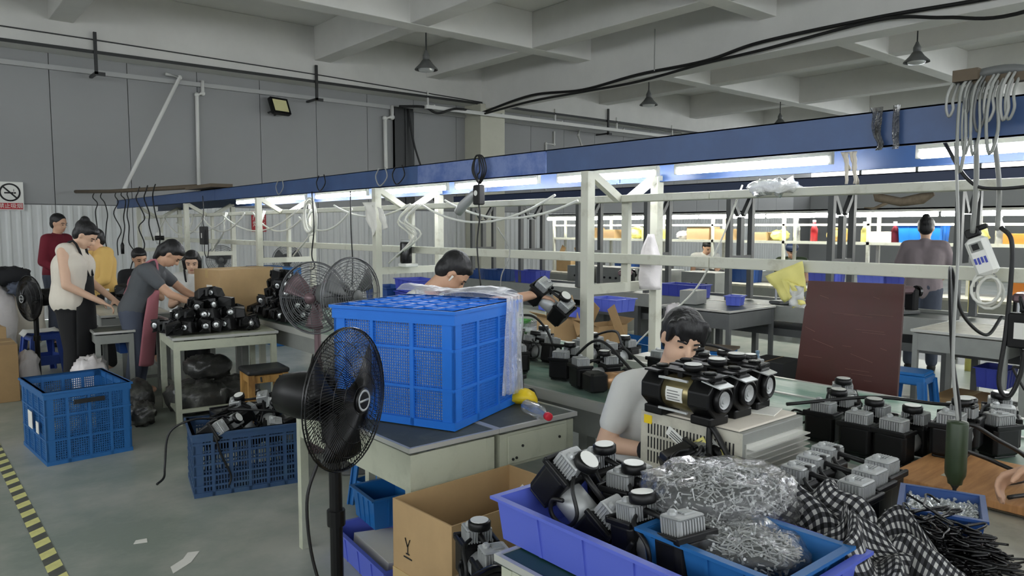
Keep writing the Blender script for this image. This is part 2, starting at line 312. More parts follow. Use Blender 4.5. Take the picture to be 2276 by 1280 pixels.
# black cables along the girder
def cable(name, pts, r, m, label=None, cat='cable', parent=None, n=6, sm=8, group=None):
    o = MB().tube(catmull(pts, sm), r, n).build(name, m, parent, True)
    if label: tag(o, label, cat, group)
    return o
G = [(11.1, 14.4, 4.34), (11.12, 12.6, 4.52), (11.12, 11, 4.42), (11.12, 9.5, 4.5), (11.12, 8, 4.5), (11.12, 6.9, 4.62), (11.12, 5, 4.62), (11.12, 3.4, 4.56), (11.1, 1, 4.6), (11.1, -3, 4.6)]
cable('power_cable', G, .03, 'black_rubber', 'thick black power cable clipped along the whole ceiling girder')
cable('power_cable', [(p[0]-.04, p[1], p[2]-.05-(.09 if i % 2 else 0)) for i, p in enumerate(G[:7])]+[(11.0, 4.1, 4.4), (10.8, 3.2, 4.22), (10.2, 1.5, 4.35), (9, -2, 4.4)], .026, 'black_rubber', 'black power cable that leaves the girder and sags loose at upper right')
cable('power_cable', [(11.1, 14.4, 4.34), (10.2, 14.15, 4.32), (9.7, 14.2, 4.18), (9.4, 14.3, 4.3), (9.0, 14.7, 4.32)], .03, 'black_rubber', 'black cable with a small loop at the top of the dark band')
cable('power_cable', [(9.35, 14.9, 4.32), (9.45, 14.75, 3.4), (9.75, 14.5, 2.3), (9.8, 14.3, 2.1)], .022, 'black_rubber', 'thin black cable dropping in front of the dark band')
o = MB().tube(sag((10.9, 8.95, 5.2), (10.9, 8.95, 4.45), 0, 3), .012, 5); tag(o.build('hanging_wire', 'cable_grey'), 'thin wire hanging straight from the ceiling beside the girder', 'wire')
# floor marking tape: alternating pieces
t = thing('floor_tape', 'yellow and black hazard tape stuck along the floor at lower left', 'tape', (.52, 3, 0))
pc = None
for k in range(44):
    for mm, off in (('tape_yellow', 0), ('tape_black', .085)):
        y = -.6+k*.17+off
        o = MB().add([(-.035, y, .002), (.035, y+.05, .002), (.035, y+.135, .002), (-.035, y+.085, .002)], [(0, 1, 2, 3)]) if k == 0 else None
        if k == 0:
            ob = o.build('yellow_piece' if not off else 'black_piece', mm, t)
            if off: pb = ob
            else: py = ob
        else:
            c = (pb if off else py).copy(); COL.objects.link(c); c.location = (0, k*.17, 0)
for q, lb in ((((.9, 3.55), (1.0, 3.62), (1.07, 3.72), (1.02, 3.74), (.98, 3.68), (.91, 3.63)), 'torn scrap of white paper on the floor below the dark crate'),):
    o = MB().prism([(a+.03, b) for a, b in q], .002, TR((0, 0, .001))); tag(o.build('paper_scrap', 'paper'), lb, 'paper')
o = MB().prism([(.87, 4.02), (.93, 4.0), (.94, 4.05), (.89, 4.06)], .002, TR((0, 0, .001))); tag(o.build('paper_scrap', 'paper'), 'tiny white paper scrap on the floor above the larger torn one', 'paper')
# ================================================================ line 1: white frame with the blue light beam
PY = [.5, 2.92, 5.26, 7.73, 10.2, 12.6]
def portal(y, X0, X1, Xc, ztop, zt, zc, m, label, w=.055, zb=.75, group=None):
    t = thing('line_portal', label, 'frame', (Xc, y, zb), group=group)
    for xx in (X0, X1): MB().b2(xx-Xc-w/2, xx-Xc+w/2, -w/2, w/2, 0, ztop-zb).build('post', m, t)
    MB().b2(X0-Xc+w/2, X1-Xc-w/2, -w/2+.003, w/2-.003, zc-zb-w/2, zc-zb+w/2).build('crossbar', m, t)
    MB().b2(.01 if Xc < 4 else -w*.45, w*.75, -w/2+.002, w/2-.002, zc-zb+w/2, zt-zb).build('hanger_post', m, t)
    for s in (X0, X1): MB().beam((s-Xc+(.02 if s == X0 else -.02), 0, ztop-zb-.01), ((-.05 if s == X0 else .05), 0, zt-zb+.02), w*.8, w*.8, (0, 1, 0)).build('brace', m, t)
    return t
LB = ['cream steel portal just right of the frame edge', 'cream steel portal nearest the camera, between the reaching man and the young man', 'second cream steel portal, behind the big blue crate', 'third cream steel portal, behind the large carton', 'fourth cream steel portal, above the woman in white', 'farthest cream steel portal at the wall end of the line']
for y, lb in list(zip(PY, LB))[1:]: portal(y, 3.0, 3.6, 3.3, 1.91, 1.745, 1.25, 'white_paint', lb, zb=.755 if y < 7 else 0)
for y0, y1, i in [(-1.5, 2.3, 0), (2.3, 7.0, 1), (7.0, 13.4, 2)]:
    w3 = ['at right beside the yellow notes', 'in the middle, behind the reaching man', 'at the far end near the wall'][i]
    tag(MB().b2(3.26, 3.31, y0, y1-.004, 1.39, 1.445).build('mid_rail', 'white_paint', bevel=.004), 'cream horizontal rail at head height '+w3, 'rail')
    tag(MB().b2(3.25, 3.35, y0, y1-.004, 1.745, 1.785).build('top_rail', 'white_paint', bevel=.004), 'cream upper rail below the blue light beam '+w3, 'rail')
t = thing('light_beam', 'long blue sheet metal light housing running over the front line', 'light housing', (3.3, 0, 1.9))
for n, (a, b, m) in enumerate(((-2, 3.55-.31, 'blue_box'), (3.24, 4.62, 'blue_scuffed'), (4.62, 9.0, 'blue_box'), (9.0, 13.9, 'blue_box'))):
    MB().b2(-.325, -.318, a, b-.006, .01, .15).b2(-.325, -.3, a, b-.006, .01, .016).b2(-.325, -.29, a, b-.006, .144, .15).build('front_panel', m, t)
    MB().b2(.318, .325, a, b-.006, -.02, .15).b2(.29, .325, a, b-.006, -.026, -.02).build('back_panel', 'blue_box', t)
    MB().b2(-.318, .318, a, b-.006, .135, .145).build('top_panel', 'white_paint', t)
TL = [(.12, 1.36), (1.70, 2.62), (2.76, 3.62), (3.72, 4.7), (4.85, 5.95), (6.1, 7.2), (7.35, 8.4), (8.5, 9.5)]
TN = ['at far right', 'above the yellow notes', 'above the nearest portal', 'right of the hanging adapter', 'behind the hanging adapter', 'above the big fans', 'above the carton', 'farthest lit']
for (a, b), nn in zip(TL, TN):
    dx = R(-.04, .06); t = thing('tube_lamp', 'glowing white fluorescent tube under the blue beam, '+nn, 'tube light', (3.4+dx, a, 1.95), group='fluorescent tubes under the front light beam')
    MB().cyl((0, .03, -.04), (0, b-a-.03, -.042), .018, 10).build('tube', 'tube_light', t, True)
    MB().b2(-.018, .018, .02, b-a-.02, -.02, .03).build('batten', 'white_plastic', t)
    for yy in (.01, b-a-.03): MB().b2(-.013, .013, yy, yy+.02, -.058, 0).build('end_socket', 'white_plastic', t)
# bench of line 1
t = thing('work_bench', 'long green topped assembly bench under the white frame', 'bench', (3.2, 0, 0))
MB().b2(-.58, .28, -2, 7.6, .72, .745).build('work_surface', 'bench_green', t); MB().b2(.3, .63, -2, 7.6, .72, .748).build('rear_surface', 'bench_green', t)
for xx, nm in ((-.6, 'front_edge'), (.63, 'rear_edge'), (.285, 'seam_strip')): MB().b2(xx-.012, xx+.012, -2, 7.6, .70, .753).build(nm, 'alu', t)
MB().b2(-.57, -.54, -2, 7.6, .56, .72).build('front_apron', 'grey_paint', t); MB().b2(.58, .61, -2, 7.6, .56, .72).build('rear_apron', 'grey_paint', t)
for yy in PY[:4]:
    for xx in (-.5, .5): MB().b2(xx-.03, xx+.03, yy-.33, yy-.27, 0, .72).build('leg', 'grey_paint', t)
# ================================================================ line 2: grey frame, unlit
P2 = [1.35, 2.59, 3.79, 5.01, 6.24, 7.48, 8.73, 9.97]
L2 = ['behind the hanging white switch box', 'right of the standing woman', 'behind the brown board', 'left of the yellow notes', 'left of the far seated man in white', 'behind the nearest cream portal', 'behind the reaching arm', 'farthest along the grey line']
for y, lb in list(zip(P2, L2))[1:]: portal(y, 7.5, 7.95, 7.72, 1.97, 1.72, 1.24, 'grey_dark', 'dark grey steel portal of the second line, '+lb, .06)
tag(MB().b2(7.42, 7.435, -1, 10.4, 1.97, 2.12).b2(8.02, 8.035, -1, 10.4, 1.97, 2.12).b2(7.42, 8.035, -1, 10.4, 2.11, 2.12).build('light_beam_unlit', 'navy_unlit_and_cap'), 'dark unlit light housing over the second line', 'light housing')  # same blue housing, its unlit darkness put into the navy colour
t = thing('conveyor', 'grey steel conveyor of the second line with pale side panels', 'conveyor', (7.7, 0, 0))
MB().b2(-.36, .4, -2, 10.6, .7, .73).build('belt', 'bench_dark', t); MB().b2(-.42, -.36, -2, 10.6, .6, .76).build('front_side', 'grey_paint', t); MB().b2(.4, .46, -2, 10.6, .6, .76).build('rear_side', 'grey_paint', t)
MB().b2(-.3, .3, -2, 10.6, .42, .5).build('lower_tray', 'grey_dark', t)
for yy in P2:
    for xx in (-.36, .4): MB().b2(xx-.03, xx+.03, yy-.03, yy+.03, 0, .6).build('leg', 'grey_dark', t)
# ================================================================ line 3: bright far line with shelves
t = thing('shelf_line', 'far white shelving frame of the brightly lit third line', 'shelving', (10.3, 0, 0))
MB().b2(-.55, .35, -1, 10.8, .72, .75).build('bench_top', 'table_light', t); MB().b2(-.55, -.5, -1, 10.8, .6, .72).build('bench_apron', 'grey_paint', t)
MB().b2(-.14, .2, -1, 10.8, 1.375, 1.395).b2(-.15, -.12, -1, 10.8, 1.36, 1.4).build('shelf', 'white_paint', t); MB().b2(-.15, -.11, -1, 10.8, 1.62, 1.65).b2(.17, .2, -1, 10.8, 1.62, 1.65).build('upper_rail', 'white_paint', t)
MB().b2(-.3, .3, -1, 10.8, 1.83, 1.85).b2(-.3, -.29, -1, 10.8, 1.8, 1.85).build('light_canopy', 'white_plastic', t)
for k in range(9):
    for xx in (-.13, .18): MB().b2(xx-.02, xx+.02, .9+k*1.24-.02, .9+k*1.24+.02, .75, 1.83).build('post', 'white_paint', t)
    MB().b2(-.45, -.4, .9+k*1.24-.02, .9+k*1.24+.02, 0, .72).build('leg', 'grey_paint', t)
FT = ['beyond the right picture edge', 'nearest the right picture edge', 'behind the white power unit', 'above the standing woman', 'above the bright blue shelf bin', 'above the red shelf bottle', 'above the far man in white', 'behind the nearest cream portal', 'farthest left']
for k in range(9):
    tt = thing('tube_lamp', 'bright far fluorescent tube over the third line, '+FT[k], 'tube light', (10.05, .1+k*1.2, 1.8), group='fluorescent tubes over the third line')
    MB().cyl((0, .02, -.035), (0, 1.17, -.035), .03, 10).build('tube', 'tube_far', tt, True); MB().b2(-.02, .02, 0, 1.18, 0, .03).build('batten', 'white_plastic', tt)
# ================================================================ builders of repeated kinds
def head_mesh():
    h = MB().cbox((0, 0, .022), (.056, .07, .044), .006).cbox((0, 0, .048), (.078, .094, .008), .004)
    for k in range(9): y = -.04+k*.01; h.b2(-.041, .041, y-.0021, y+.0021, .002, .044)
    for k in range(7): x = -.03+k*.01; h.b2(x-.002, x+.002, -.048, .048, .002, .044)
    for k in range(5): h.b2(-.02+k*.009, -.016+k*.009, -.03, .008, .05, .057)
    h.lathe([(.014, .05), (.014, .06), (.008, .066)], 10, TR((.01, .025, 0))); return h
def housing_mesh(s):
    h = MB().cbox((0, 0, .057), (.09, .12, .114), .012)
    h.b2(-.047, .047, -.062, -.05, .102, .118).b2(-.047, .047, .05, .062, .102, .118).b2(s*.047-.006, s*.047+.006, -.062, .062, .102, .122)
    h.b2(-.035, .035, -.05, .05, -.004, .004); return h
def make_pump(name='air_compressor'):
    t = thing(name, 'black double cylinder air compressor', 'compressor')
    hm = None
    for s in (-1, 1):
        b = housing_mesh(s).build('housing', 'black_plastic', t, bevel=.004); b.location = (s*.085, 0, 0)
        c = head_mesh().build('cylinder_head', 'silver', t) if hm is None else hm.copy()
        if hm is None: hm = c
        else: COL.objects.link(c)
        c.location = (s*.085, 0, .112); c.scale = (.88, .86, .86)
    MB().lathe([(.03, -.05), (.044, -.045), (.044, .045), (.03, .05)], 16, TR((0, 0, .052), ry=PI/2)).build('motor', 'silver', t, True)
    g = MB().lathe([(.033, 0), (.035, .004), (.035, .022), (.03, .026)], 18, TR((.055, 0, .158))).build('gauge', 'black_plastic', t, True)
    MB().lathe([(.028, .0), (.028, .002)], 16, TR((.055, 0, .184))).build('gauge_face', 'gauge_face', g)
    MB().cyl((-.05, .0, .13), (.06, 0, .14), .008, 8).cyl((.055, 0, .12), (.055, 0, .16), .01, 8).build('air_pipe', 'black_rubber', t, True)
    MB().tube(catmull([(.05, .03, .13), (.02, .06, .12), (-.035, .07, .085), (-.03, .066, .03), (.02, .064, .016), (.045, .066, .05), (.02, .068, .08)], 6), .006, 6).build('hose', 'black_rubber', t, True)
    return t
def make_lamp_pump():
    t = thing('lamp_compressor', 'black air compressor with a round lamp', 'compressor')
    oc = [(.066*math.cos(PI/8+k*PI/4)*1.02, .07*math.sin(PI/8+k*PI/4)) for k in range(8)]
    for s in (-1, 1): MB().prism(oc, .085, TR((s*.1-.0425, 0, .085), ry=PI/2)).b2(s*.1-.04, s*.1+.04, -.05, .05, -.001, .03).build('housing', 'black_plastic', t, bevel=.006)
    MB().lathe([(.055, -.06), (.06, -.055), (.06, .055), (.055, .06)], 20, TR((0, 0, .085), ry=PI/2)).build('motor', 'bronze', t, True)
    lm = MB().add([(-.035, -.0622*math.cos(a), .085+.0622*math.sin(a)) for a in (-.38, -.12, .14, .4)]+[(.035, -.0622*math.cos(a), .085+.0622*math.sin(a)) for a in (-.38, -.12, .14, .4)], [(0, 4, 5, 1), (1, 5, 6, 2), (2, 6, 7, 3)])
    lb = lm.build('rating_label', 'label_white', t)
    for k in range(4):
        a = -.28+k*.15; MB().add([(x, -.0626*math.cos(b), .085+.0626*math.sin(b)) for x in (-.028, .026-.008*(k % 2)) for b in (a, a+.045)], [(0, 2, 3, 1)]).build('print_line', 'grey_dark', lb)
    MB().b2(-.06, .06, -.068, -.06, .135, .142).build('trim_rod', 'silver_bright', t); MB().b2(-.06, .06, -.068, -.06, .03, .037).build('trim_rod', 'silver_bright', t)
    MB().lathe([(.04, 0), (.044, .004), (.044, .018), (.036, .022), (.034, .012)], 20, TR((.142, 0, .085), ry=PI/2)).build('lamp_ring', 'black_plastic', t, True)
    MB().lathe([(.034, 0), (.03, .002), (.029, .006), (.022, .004), (.021, .007), (.012, .005), (.011, .008), (.003, .007)], 18, TR((.152, 0, .085), ry=PI/2)).build('lamp_lens', 'silver', t); MB().add([(.1, -.045, .145), (.1, .045, .145), (.168, .036, .128), (.168, -.036, .128)], [(0, 1, 2, 3)]).build('lamp_hood', 'silver_bright', t, solid=.004)
    br = MB().cbox((0, 0, .155), (.27, .05, .012), .004).b2(-.13, -.07, -.06, .06, .15, .156).b2(.07, .13, -.06, .06, .15, .156)
    for k in range(5): br.b2(-.13+k*.06, -.11+k*.06, -.03, .03, .14, .155)
    br.build('top_bracket', 'black_plastic', t)
    g = MB().lathe([(.02, 0), (.032, .006), (.034, .02), (.03, .024)], 18, TR((.03, .0, .161))).build('gauge', 'black_plastic', t, True)
    MB().lathe([(.029, 0), (.029, .002)], 16, TR((.03, .0, .1855))).build('gauge_face', 'gauge_face', g)
    for s in (-1, 1): MB().lathe([(.022, 0), (.024, .004), (.02, .008)], 8, TR((s*.1, 0, .161))).build('foot_pad', 'black_gloss', t)
    return t
def bars(mb, axis, a0, a1, z0, z1, pos, na, nz, t=.006, th=.004):
    """a lattice of thin bars in a vertical plane"""
    for k in range(na+1):
        a = a0+(a1-a0)*k/na
        mb.b2(*( (a-t/2, a+t/2, pos-th/2, pos+th/2) if axis == 'x' else (pos-th/2, pos+th/2, a-t/2, a+t/2)), z0, z1)
    for k in range(nz+1):
        z = z0+(z1-z0)*k/nz
        mb.b2(*((a0, a1, pos-th/2, pos+th/2) if axis == 'x' else (pos-th/2, pos+th/2, a0, a1)), z-t/2, z+t/2)
    return mb
def crate(name, label, loc, rz, L, W, H, m, nx=30, nz=18, bands=2, cols=3, t=.006, top=False, rx=0, ry=0, cw=.05, rim=.05):
    """perforated plastic crate, origin at its front left bottom corner"""
    r = thing(name, label, 'crate', loc, rz, rx=rx, ry=ry)
    def side(a1, axis, pos, n):
        s = 1 if pos > .01 else -1
        p = bars(MB(), axis, cw, a1-cw, rim*.6, H-rim, pos, n, nz, t).build('side_panel', m, r)
        q = MB()
        for k in range(1, bands+1):
            z = H*k/(bands+1)
            q.b2(*((.0, a1, pos-.009, pos+.009) if axis == 'x' else (pos-.009, pos+.009, 0, a1)), z-.006, z+.006)
        q.build('band', m, p)
        for k in range(1, cols):
            a = a1*k/cols; MB().b2(*((a-.009, a+.009, pos-.01, pos+.01) if axis == 'x' else (pos-.01, pos+.01, a-.009, a+.009)), 0, H-.01).build('rib', m, p)
    side(L, 'x', .006, nx); side(L, 'x', W-.006, nx); side(W, 'y', .006, int(nx*W/L)); side(W, 'y', L-.006, int(nx*W/L))
    for cx, cy in ((0, 0), (L, 0), (L, W), (0, W)):
        sx = 1 if cx == 0 else -1; sy = 1 if cy == 0 else -1
        MB().b2(min(cx, cx+sx*cw), max(cx, cx+sx*cw), min(cy, cy+sy*.012), max(cy, cy+sy*.012), 0, H).b2(min(cx, cx+sx*.012), max(cx, cx+sx*.012), min(cy, cy+sy*cw), max(cy, cy+sy*cw), 0, H).build('corner_post', m, r)
    def ring(z0, z1, o, nm):
        MB().b2(-o, L+o, -o, .012, z0, z1).b2(-o, L+o, W-.012, W+o, z0, z1).b2(-o, .012, .012, W-.012, z0, z1).b2(L-.012, L+o, .012, W-.012, z0, z1).build(nm, m, r)
    ring(H-rim, H, .006, 'rim'); ring(H-.014, H, .016, 'rim_lip'); ring(0, rim*.55, .004, 'base_band')
    fl = MB(); zf = (H-.012) if top else 0
    if top:
        for k in range(1, 6): fl.b2(.01, L-.01, W*k/6-.008, W*k/6+.008, zf-.012, zf+.014).b2(L*k/6-.008, L*k/6+.008, .01, W-.01, zf-.012, zf+.014)
        for k in range(1, 24): fl.b2(.01, L-.01, W*k/24-.003, W*k/24+.003, zf-.004, zf)
        fl.build('top_grid', m, r)
    else: fl.b2(.005, L-.005, .005, W-.005, .004, .012).build('floor_panel', m, r)
    return r
def bin_(name, label, loc, rz, L, W, H, m, th=.006, lip=.014, taper=.012, ribs=3, cat='bin', group=None, rx=0, ry=0):
    """solid plastic parts bin with a rolled lip, origin at the centre of its base"""
    r = thing(name, label, cat, loc, rz, group, rx, ry)
    a, b = L/2, W/2; c, d = a-taper, b-taper
    o = [(-c, -d, 0), (c, -d, 0), (c, d, 0), (-c, d, 0), (-a, -b, H), (a, -b, H), (a, b, H), (-a, b, H)]
    i = [(x*(1-th/c), y*(1-th/d), z+(th if z == 0 else 0)) for x, y, z in o]
    MB().add(o+i, [(3, 2, 1, 0), (8, 9, 10, 11)]+[(k, (k+1) % 4, (k+1) % 4+4, k+4) for k in range(4)]+[(8+(k+1) % 4, 8+k, 12+k, 12+(k+1) % 4) for k in range(4)]+[(4+k, 4+(k+1) % 4, 12+(k+1) % 4, 12+k) for k in range(4)]).build('shell', m, r)
    MB().b2(-a-lip, a+lip, -b-lip, -b+th, H-.004, H+.004).b2(-a-lip, a+lip, b-th, b+lip, H-.004, H+.004).b2(-a-lip, -a+th, -b+th, b-th, H-.004, H+.004).b2(a-th, a+lip, -b+th, b-th, H-.004, H+.004).build('rim', m, r)
    if ribs:
        for k in range(1, ribs+1):
            x = -a+L*k/(ribs+1)
            for s in (-1, 1): MB().beam((x*c/a, s*(d+.001), .002), (x, s*(b+.002), H-.004), .01, .006, (0, 1, 0)).build('rib', m, r)
        for k in range(1, ribs):
            y = -b+W*k/ribs
            for s in (-1, 1): MB().beam((s*(c+.001), y*d/b, .002), (s*(a+.002), y, H-.004), .006, .01, (0, 1, 0)).build('rib', m, r)
    return r
def desk(label, loc, rz, L, W, H, top='desk_top', m='desk_paint', apron=.15, trim=True, stretch=True, name='work_desk', leg=.04):
    """steel desk, origin at its front left foot"""
    r = thing(name, label, 'desk', loc, rz)
    MB().b2(0, L, 0, W, H-.02, H).build('desk_top', top, r)
    if trim: MB().b2(-.004, L+.004, -.004, .01, H-.016, H+.003).b2(-.004, L+.004, W-.01, W+.004, H-.016, H+.003).b2(-.004, .01, .01, W-.01, H-.016, H+.003).b2(L-.01, L+.004, .01, W-.01, H-.016, H+.003).build('edge_trim', 'alu', r)
    for x0, x1, y0, y1, nm in ((.03, L-.03, .012, .024, 'front_panel'), (.03, L-.03, W-.024, W-.012, 'rear_panel'), (.012, .024, .03, W-.03, 'side_panel'), (L-.024, L-.012, .03, W-.03, 'side_panel')): MB().b2(x0, x1, y0, y1, H-.03-apron, H-.03).build(nm, m, r, bevel=.003)
    for x in (.01, L-leg-.01):
        for y in (.01, W-leg-.01): MB().b2(x, x+leg, y, y+leg, 0, H-.03).build('leg', m, r)
    if stretch:
        for x in (.015, L-leg): MB().b2(x, x+leg*.7, leg, W-leg, .1, .13).build('stretcher', m, r)
        MB().b2(leg, L-leg, .012, .04, .1, .13).build('stretcher', m, r)
    return r
def carton(name, label, loc, rz, L, W, H, m='carton', open_=False, th=.006, flaps=False, tape=True):
    r = thing(name, label, 'carton', loc, rz); a, b = L/2, W/2
    if not open_:
        MB().b2(-a, a, -b, b, 0, H).build('body', m, r, bevel=.004)
        if tape: MB().b2(-a-.001, a+.001, -.025, .025, H-.08, H+.0015).build('tape', 'tape', r)
        MB().b2(-a, a, -.002, .002, H, H+.002).build('top_seam', 'carton_dark', r)
    else:
        for x0, x1, y0, y1 in ((-a, a, -b, -b+th), (-a, a, b-th, b), (-a, -a+th, -b+th, b-th), (a-th, a, -b+th, b-th)): MB().b2(x0, x1, y0, y1, 0, H).build('side_wall', m, r)
        MB().b2(-a+th, a-th, -b+th, b-th, .004, .012).build('bottom', m, r)
        if flaps:
            for s in (-1, 1):
                MB().beam((0, s*b, H), (0, s*(b+.1), H+.06), L*.96, th, (1, 0, 0)).build('flap', m, r); MB().beam((s*a, 0, H), (s*(a+.1), 0, H+.05), th, W*.9, (0, 1, 0)).build('flap', m, r)
    return r
def make_stool(m, name='plastic_stool'):
    t = thing(name, 'blue plastic stool', 'stool')
    MB().cbox((0, 0, .45), (.27, .27, .03), .012).build('seat', m, t); MB().cbox((0, 0, .405), (.285, .285, .07), .01).build('skirt', m, t)
    for sx in (-1, 1):
        for sy in (-1, 1):
            lg = MB().beam((sx*.12, sy*.14, .4), (sx*.165, sy*.175, 0), .07, .012, (0, 1, 0)).beam((sx*.14, sy*.12, .4), (sx*.175, sy*.165, 0), .012, .07, (0, 1, 0)); lg.build('leg', m, t)
    MB().b2(-.15, .15, -.155, -.147, .1, .2).b2(-.15, .15, .147, .155, .1, .2).b2(-.155, -.147, -.15, .15, .1, .2).b2(.147, .155, -.15, .15, .1, .2).build('tie_band', m, t)
    return t
def cage(R0, depth, wire, rings, spokes, curve=0., n=36):
    """wire guard half: domed, local +x is outwards"""
    mb = MB(); rr = [R0*(k+1)/rings for k in range(rings)]
    def X(r): return depth*(1-(r/R0)**2.2)
    for r in rr: mb.tube([(X(r), r*math.cos(2*PI*k/n), r*math.sin(2*PI*k/n)) for k in range(n+1)], wire if r < R0*.99 else wire*2.4, 4, False)
    for s in range(spokes):
        a = 2*PI*s/spokes
        mb.tube([(X(r), r*math.cos(a+curve*r/R0), r*math.sin(a+curve*r/R0)) for r in [R0*(.16+.84*k/7) for k in range(8)]], wire, 3, False)
    return mb
def fan(name, label, loc, heading, hz, R0, m, wire=.0018, style='pedestal', base_r=.22, tilt=0., mm=None):
    mm = mm or m
    t = thing(name, label, 'fan', loc, heading)
    MB().lathe([(base_r, 0), (base_r, .015), (base_r*.75, .035), (.05, .05), (.03, .08)], 24).build('base', mm, t, True)
    MB().cyl((-.06, 0, .04), (-.06, 0, hz-.14), .024, 12).cyl((-.06, 0, .5*hz), (-.06, 0, .56*hz), .034, 12).build('pole', mm, t)
    M0 = Matrix.Translation((0, 0, hz)) @ Matrix.Rotation(tilt, 4, 'Y')
    def part(mb, nm, ma, sm=True, parent=t):
        mb.v = [M0 @ v for v in mb.v]; return mb.build(nm, ma, parent, sm)
    MB().b2(-.1, -.03, -.03, .03, hz-.17, hz-.05).build('neck', mm, t, bevel=.008)
    part(MB().lathe([(.03, -.3), (.075, -.28), (.09, -.2), (.09, -.11), (.07, -.09)], 20, Matrix.Rotation(PI/2, 4, 'Y')), 'motor_housing', mm)
    part(MB().cyl((-.1, 0, 0), (.02, 0, 0), .035, 14), 'hub', mm)
    if style == 'pedestal':
        part(cage(R0, .06, wire, 5, 110, .55), 'front_guard', m); b = cage(R0, .07, wire, 5, 90, -.5); b.v = [V((-.012-v.x, v.y, v.z)) for v in b.v]; part(b, 'rear_guard', m)
        part(MB().lathe([(.045, .055), (.048, .062), (.048, .068), (.038, .07)], 20, Matrix.Rotation(PI/2, 4, 'Y')), 'badge', mm); part(MB().lathe([(.04, .0702), (.04, .0712), (.032, .0712), (.032, .0702)], 20, Matrix.Rotation(PI/2, 4, 'Y'), cap=False).b2(.07, .0715, -.03, .03, -.004, .004), 'badge_ring', 'silver')
    else:
        part(cage(R0, .05, wire, 15, 12), 'front_guard', m); b = cage(R0, .06, wire, 9, 8); b.v = [V((-.02-v.x, v.y, v.z)) for v in b.v]; part(b, 'rear_guard', m)
        part(MB().cyl((.045, 0, 0), (.055, 0, 0), .04, 16), 'badge', mm)
    for k in range(3 if style != 'pedestal' else 3):
        bl = MB(); a0 = 2*PI*k/3+.5
        bl.grid(lambda u, v: (-.02+.07*(v-.5)*(1.2-.5*u), (.03+u*(R0*.9-.03))*math.cos(a0+(v-.5)*(.95-.2*u)), (.03+u*(R0*.9-.03))*math.sin(a0+(v-.5)*(.95-.2*u))), 6, 6)
        o = part(bl, 'blade', mm); o.modifiers.new('s', 'SOLIDIFY').thickness = .003
    return t
PUMP = make_pump(); LPUMP = make_lamp_pump(); STOOL = make_stool('stool_blue')
def pump(label, loc, rz=0, rx=0, ry=0, group=None, src=None): return put(src or PUMP, ST, label, loc, rz, rx, ry, group)
# ================================================================ grey desks with the big bright crate
desk('grey green steel desk under the left half of the bright blue crate', (1.49, 2.39, 0), 0, .435, 1.07, .75, stretch=False)
d2 = desk('grey green steel desk with a small drawer, right of the one under the crate', (1.935, 2.39, 0), 0, .455, 1.07, .75, stretch=False)
dr = MB().b2(.05, .4, .002, .011, .585, .71).build('drawer', 'desk_paint', d2, bevel=.003)
for x, z in ((.075, .605), (.095, .608), (.13, .655), (.35, .655)): MB().cyl((x, .003, z), (x, -.003, z), .006, 10).build('drawer_knob', 'steel_dark', dr)
BC = crate('perforated_crate', 'big bright blue perforated crate standing upside down on two desks', (1.76, 2.47, .756), math.radians(23), .58, .63, .5, 'crate_bright', 40, 34, 2, 3, .0038, True, cw=.06, rim=.06)
BCm = Matrix.Translation((1.76, 2.47, .756)) @ Matrix.Rotation(math.radians(23), 4, 'Z')
def goods_bag(u, v):
    a = 2*PI*u; c, s_ = math.cos(a), math.sin(a); q = max(abs(c), abs(s_)); k = .014*noise.noise(V((c*5, s_*5, v*9)))
    if v < .85: return BCm @ V((.29+c/q*(.272+k), .315+s_/q*(.298+k), .03+.4*v/.85))
    w_ = (v-.85)/.15; return BCm @ V((.29+c/q*(.272+k)*(1-w_), .315+s_/q*(.298+k)*(1-w_), .43+.02*w_+k))
o = MB().grid(goods_bag, 48, 24)
tag(o.build('wrapped_goods', 'bag_white', None, True), 'crumpled clear plastic wrapped goods inside the big bright crate', 'plastic bag')
# plastic film draped over the crate: over the rear edge and down the right end
def drape(u, v):
    k = noise.noise(V((u*8, v*3, 3)))*.014; ee = max(0, u-.8)/.2; xx = .43+.19*u-.1*(1-u)*max(0, v-.3)
    if v < .3: q = v/.3; return BCm @ V((xx+k*.4, .34-.34*q, .522+.01*math.sin(PI*q)+abs(k)))
    q = (v-.3)/.7; return BCm @ V((xx+.06*ee*math.sin(PI*min(1,q*1.2+.15))+.01*math.sin(7*q)*ee+k, -.022-.012*q+k*1.3+.05*ee, .52-.47*q*(1-.06*(1-u))))
o = MB().grid(drape, 30, 30); tag(o.build('plastic_film', 'film_drape', None, True, solid=.0015), 'milky plastic film hanging over the right corner of the big bright crate', 'plastic film')
def drape2(u, v):
    k = noise.noise(V((u*9, v*4, 8)))*.014
    if v < .5: q = v/.5; return BCm @ V((.62+.03*math.sin(PI*q)+k, .02+.6*u, .12+.41*q+k))
    q = (v-.5)/.5; return BCm @ V((.62-.16*q+k, .02+.6*u, .532+.026*math.sin(PI*q)*(.6+.4*math.sin(u*8))+abs(k)))
o = MB().grid(drape2, 30, 20); tag(o.build('plastic_film', 'film_drape', None, True, solid=.0015), 'milky plastic film bunched along the rear top edge of the big bright crate', 'plastic film')
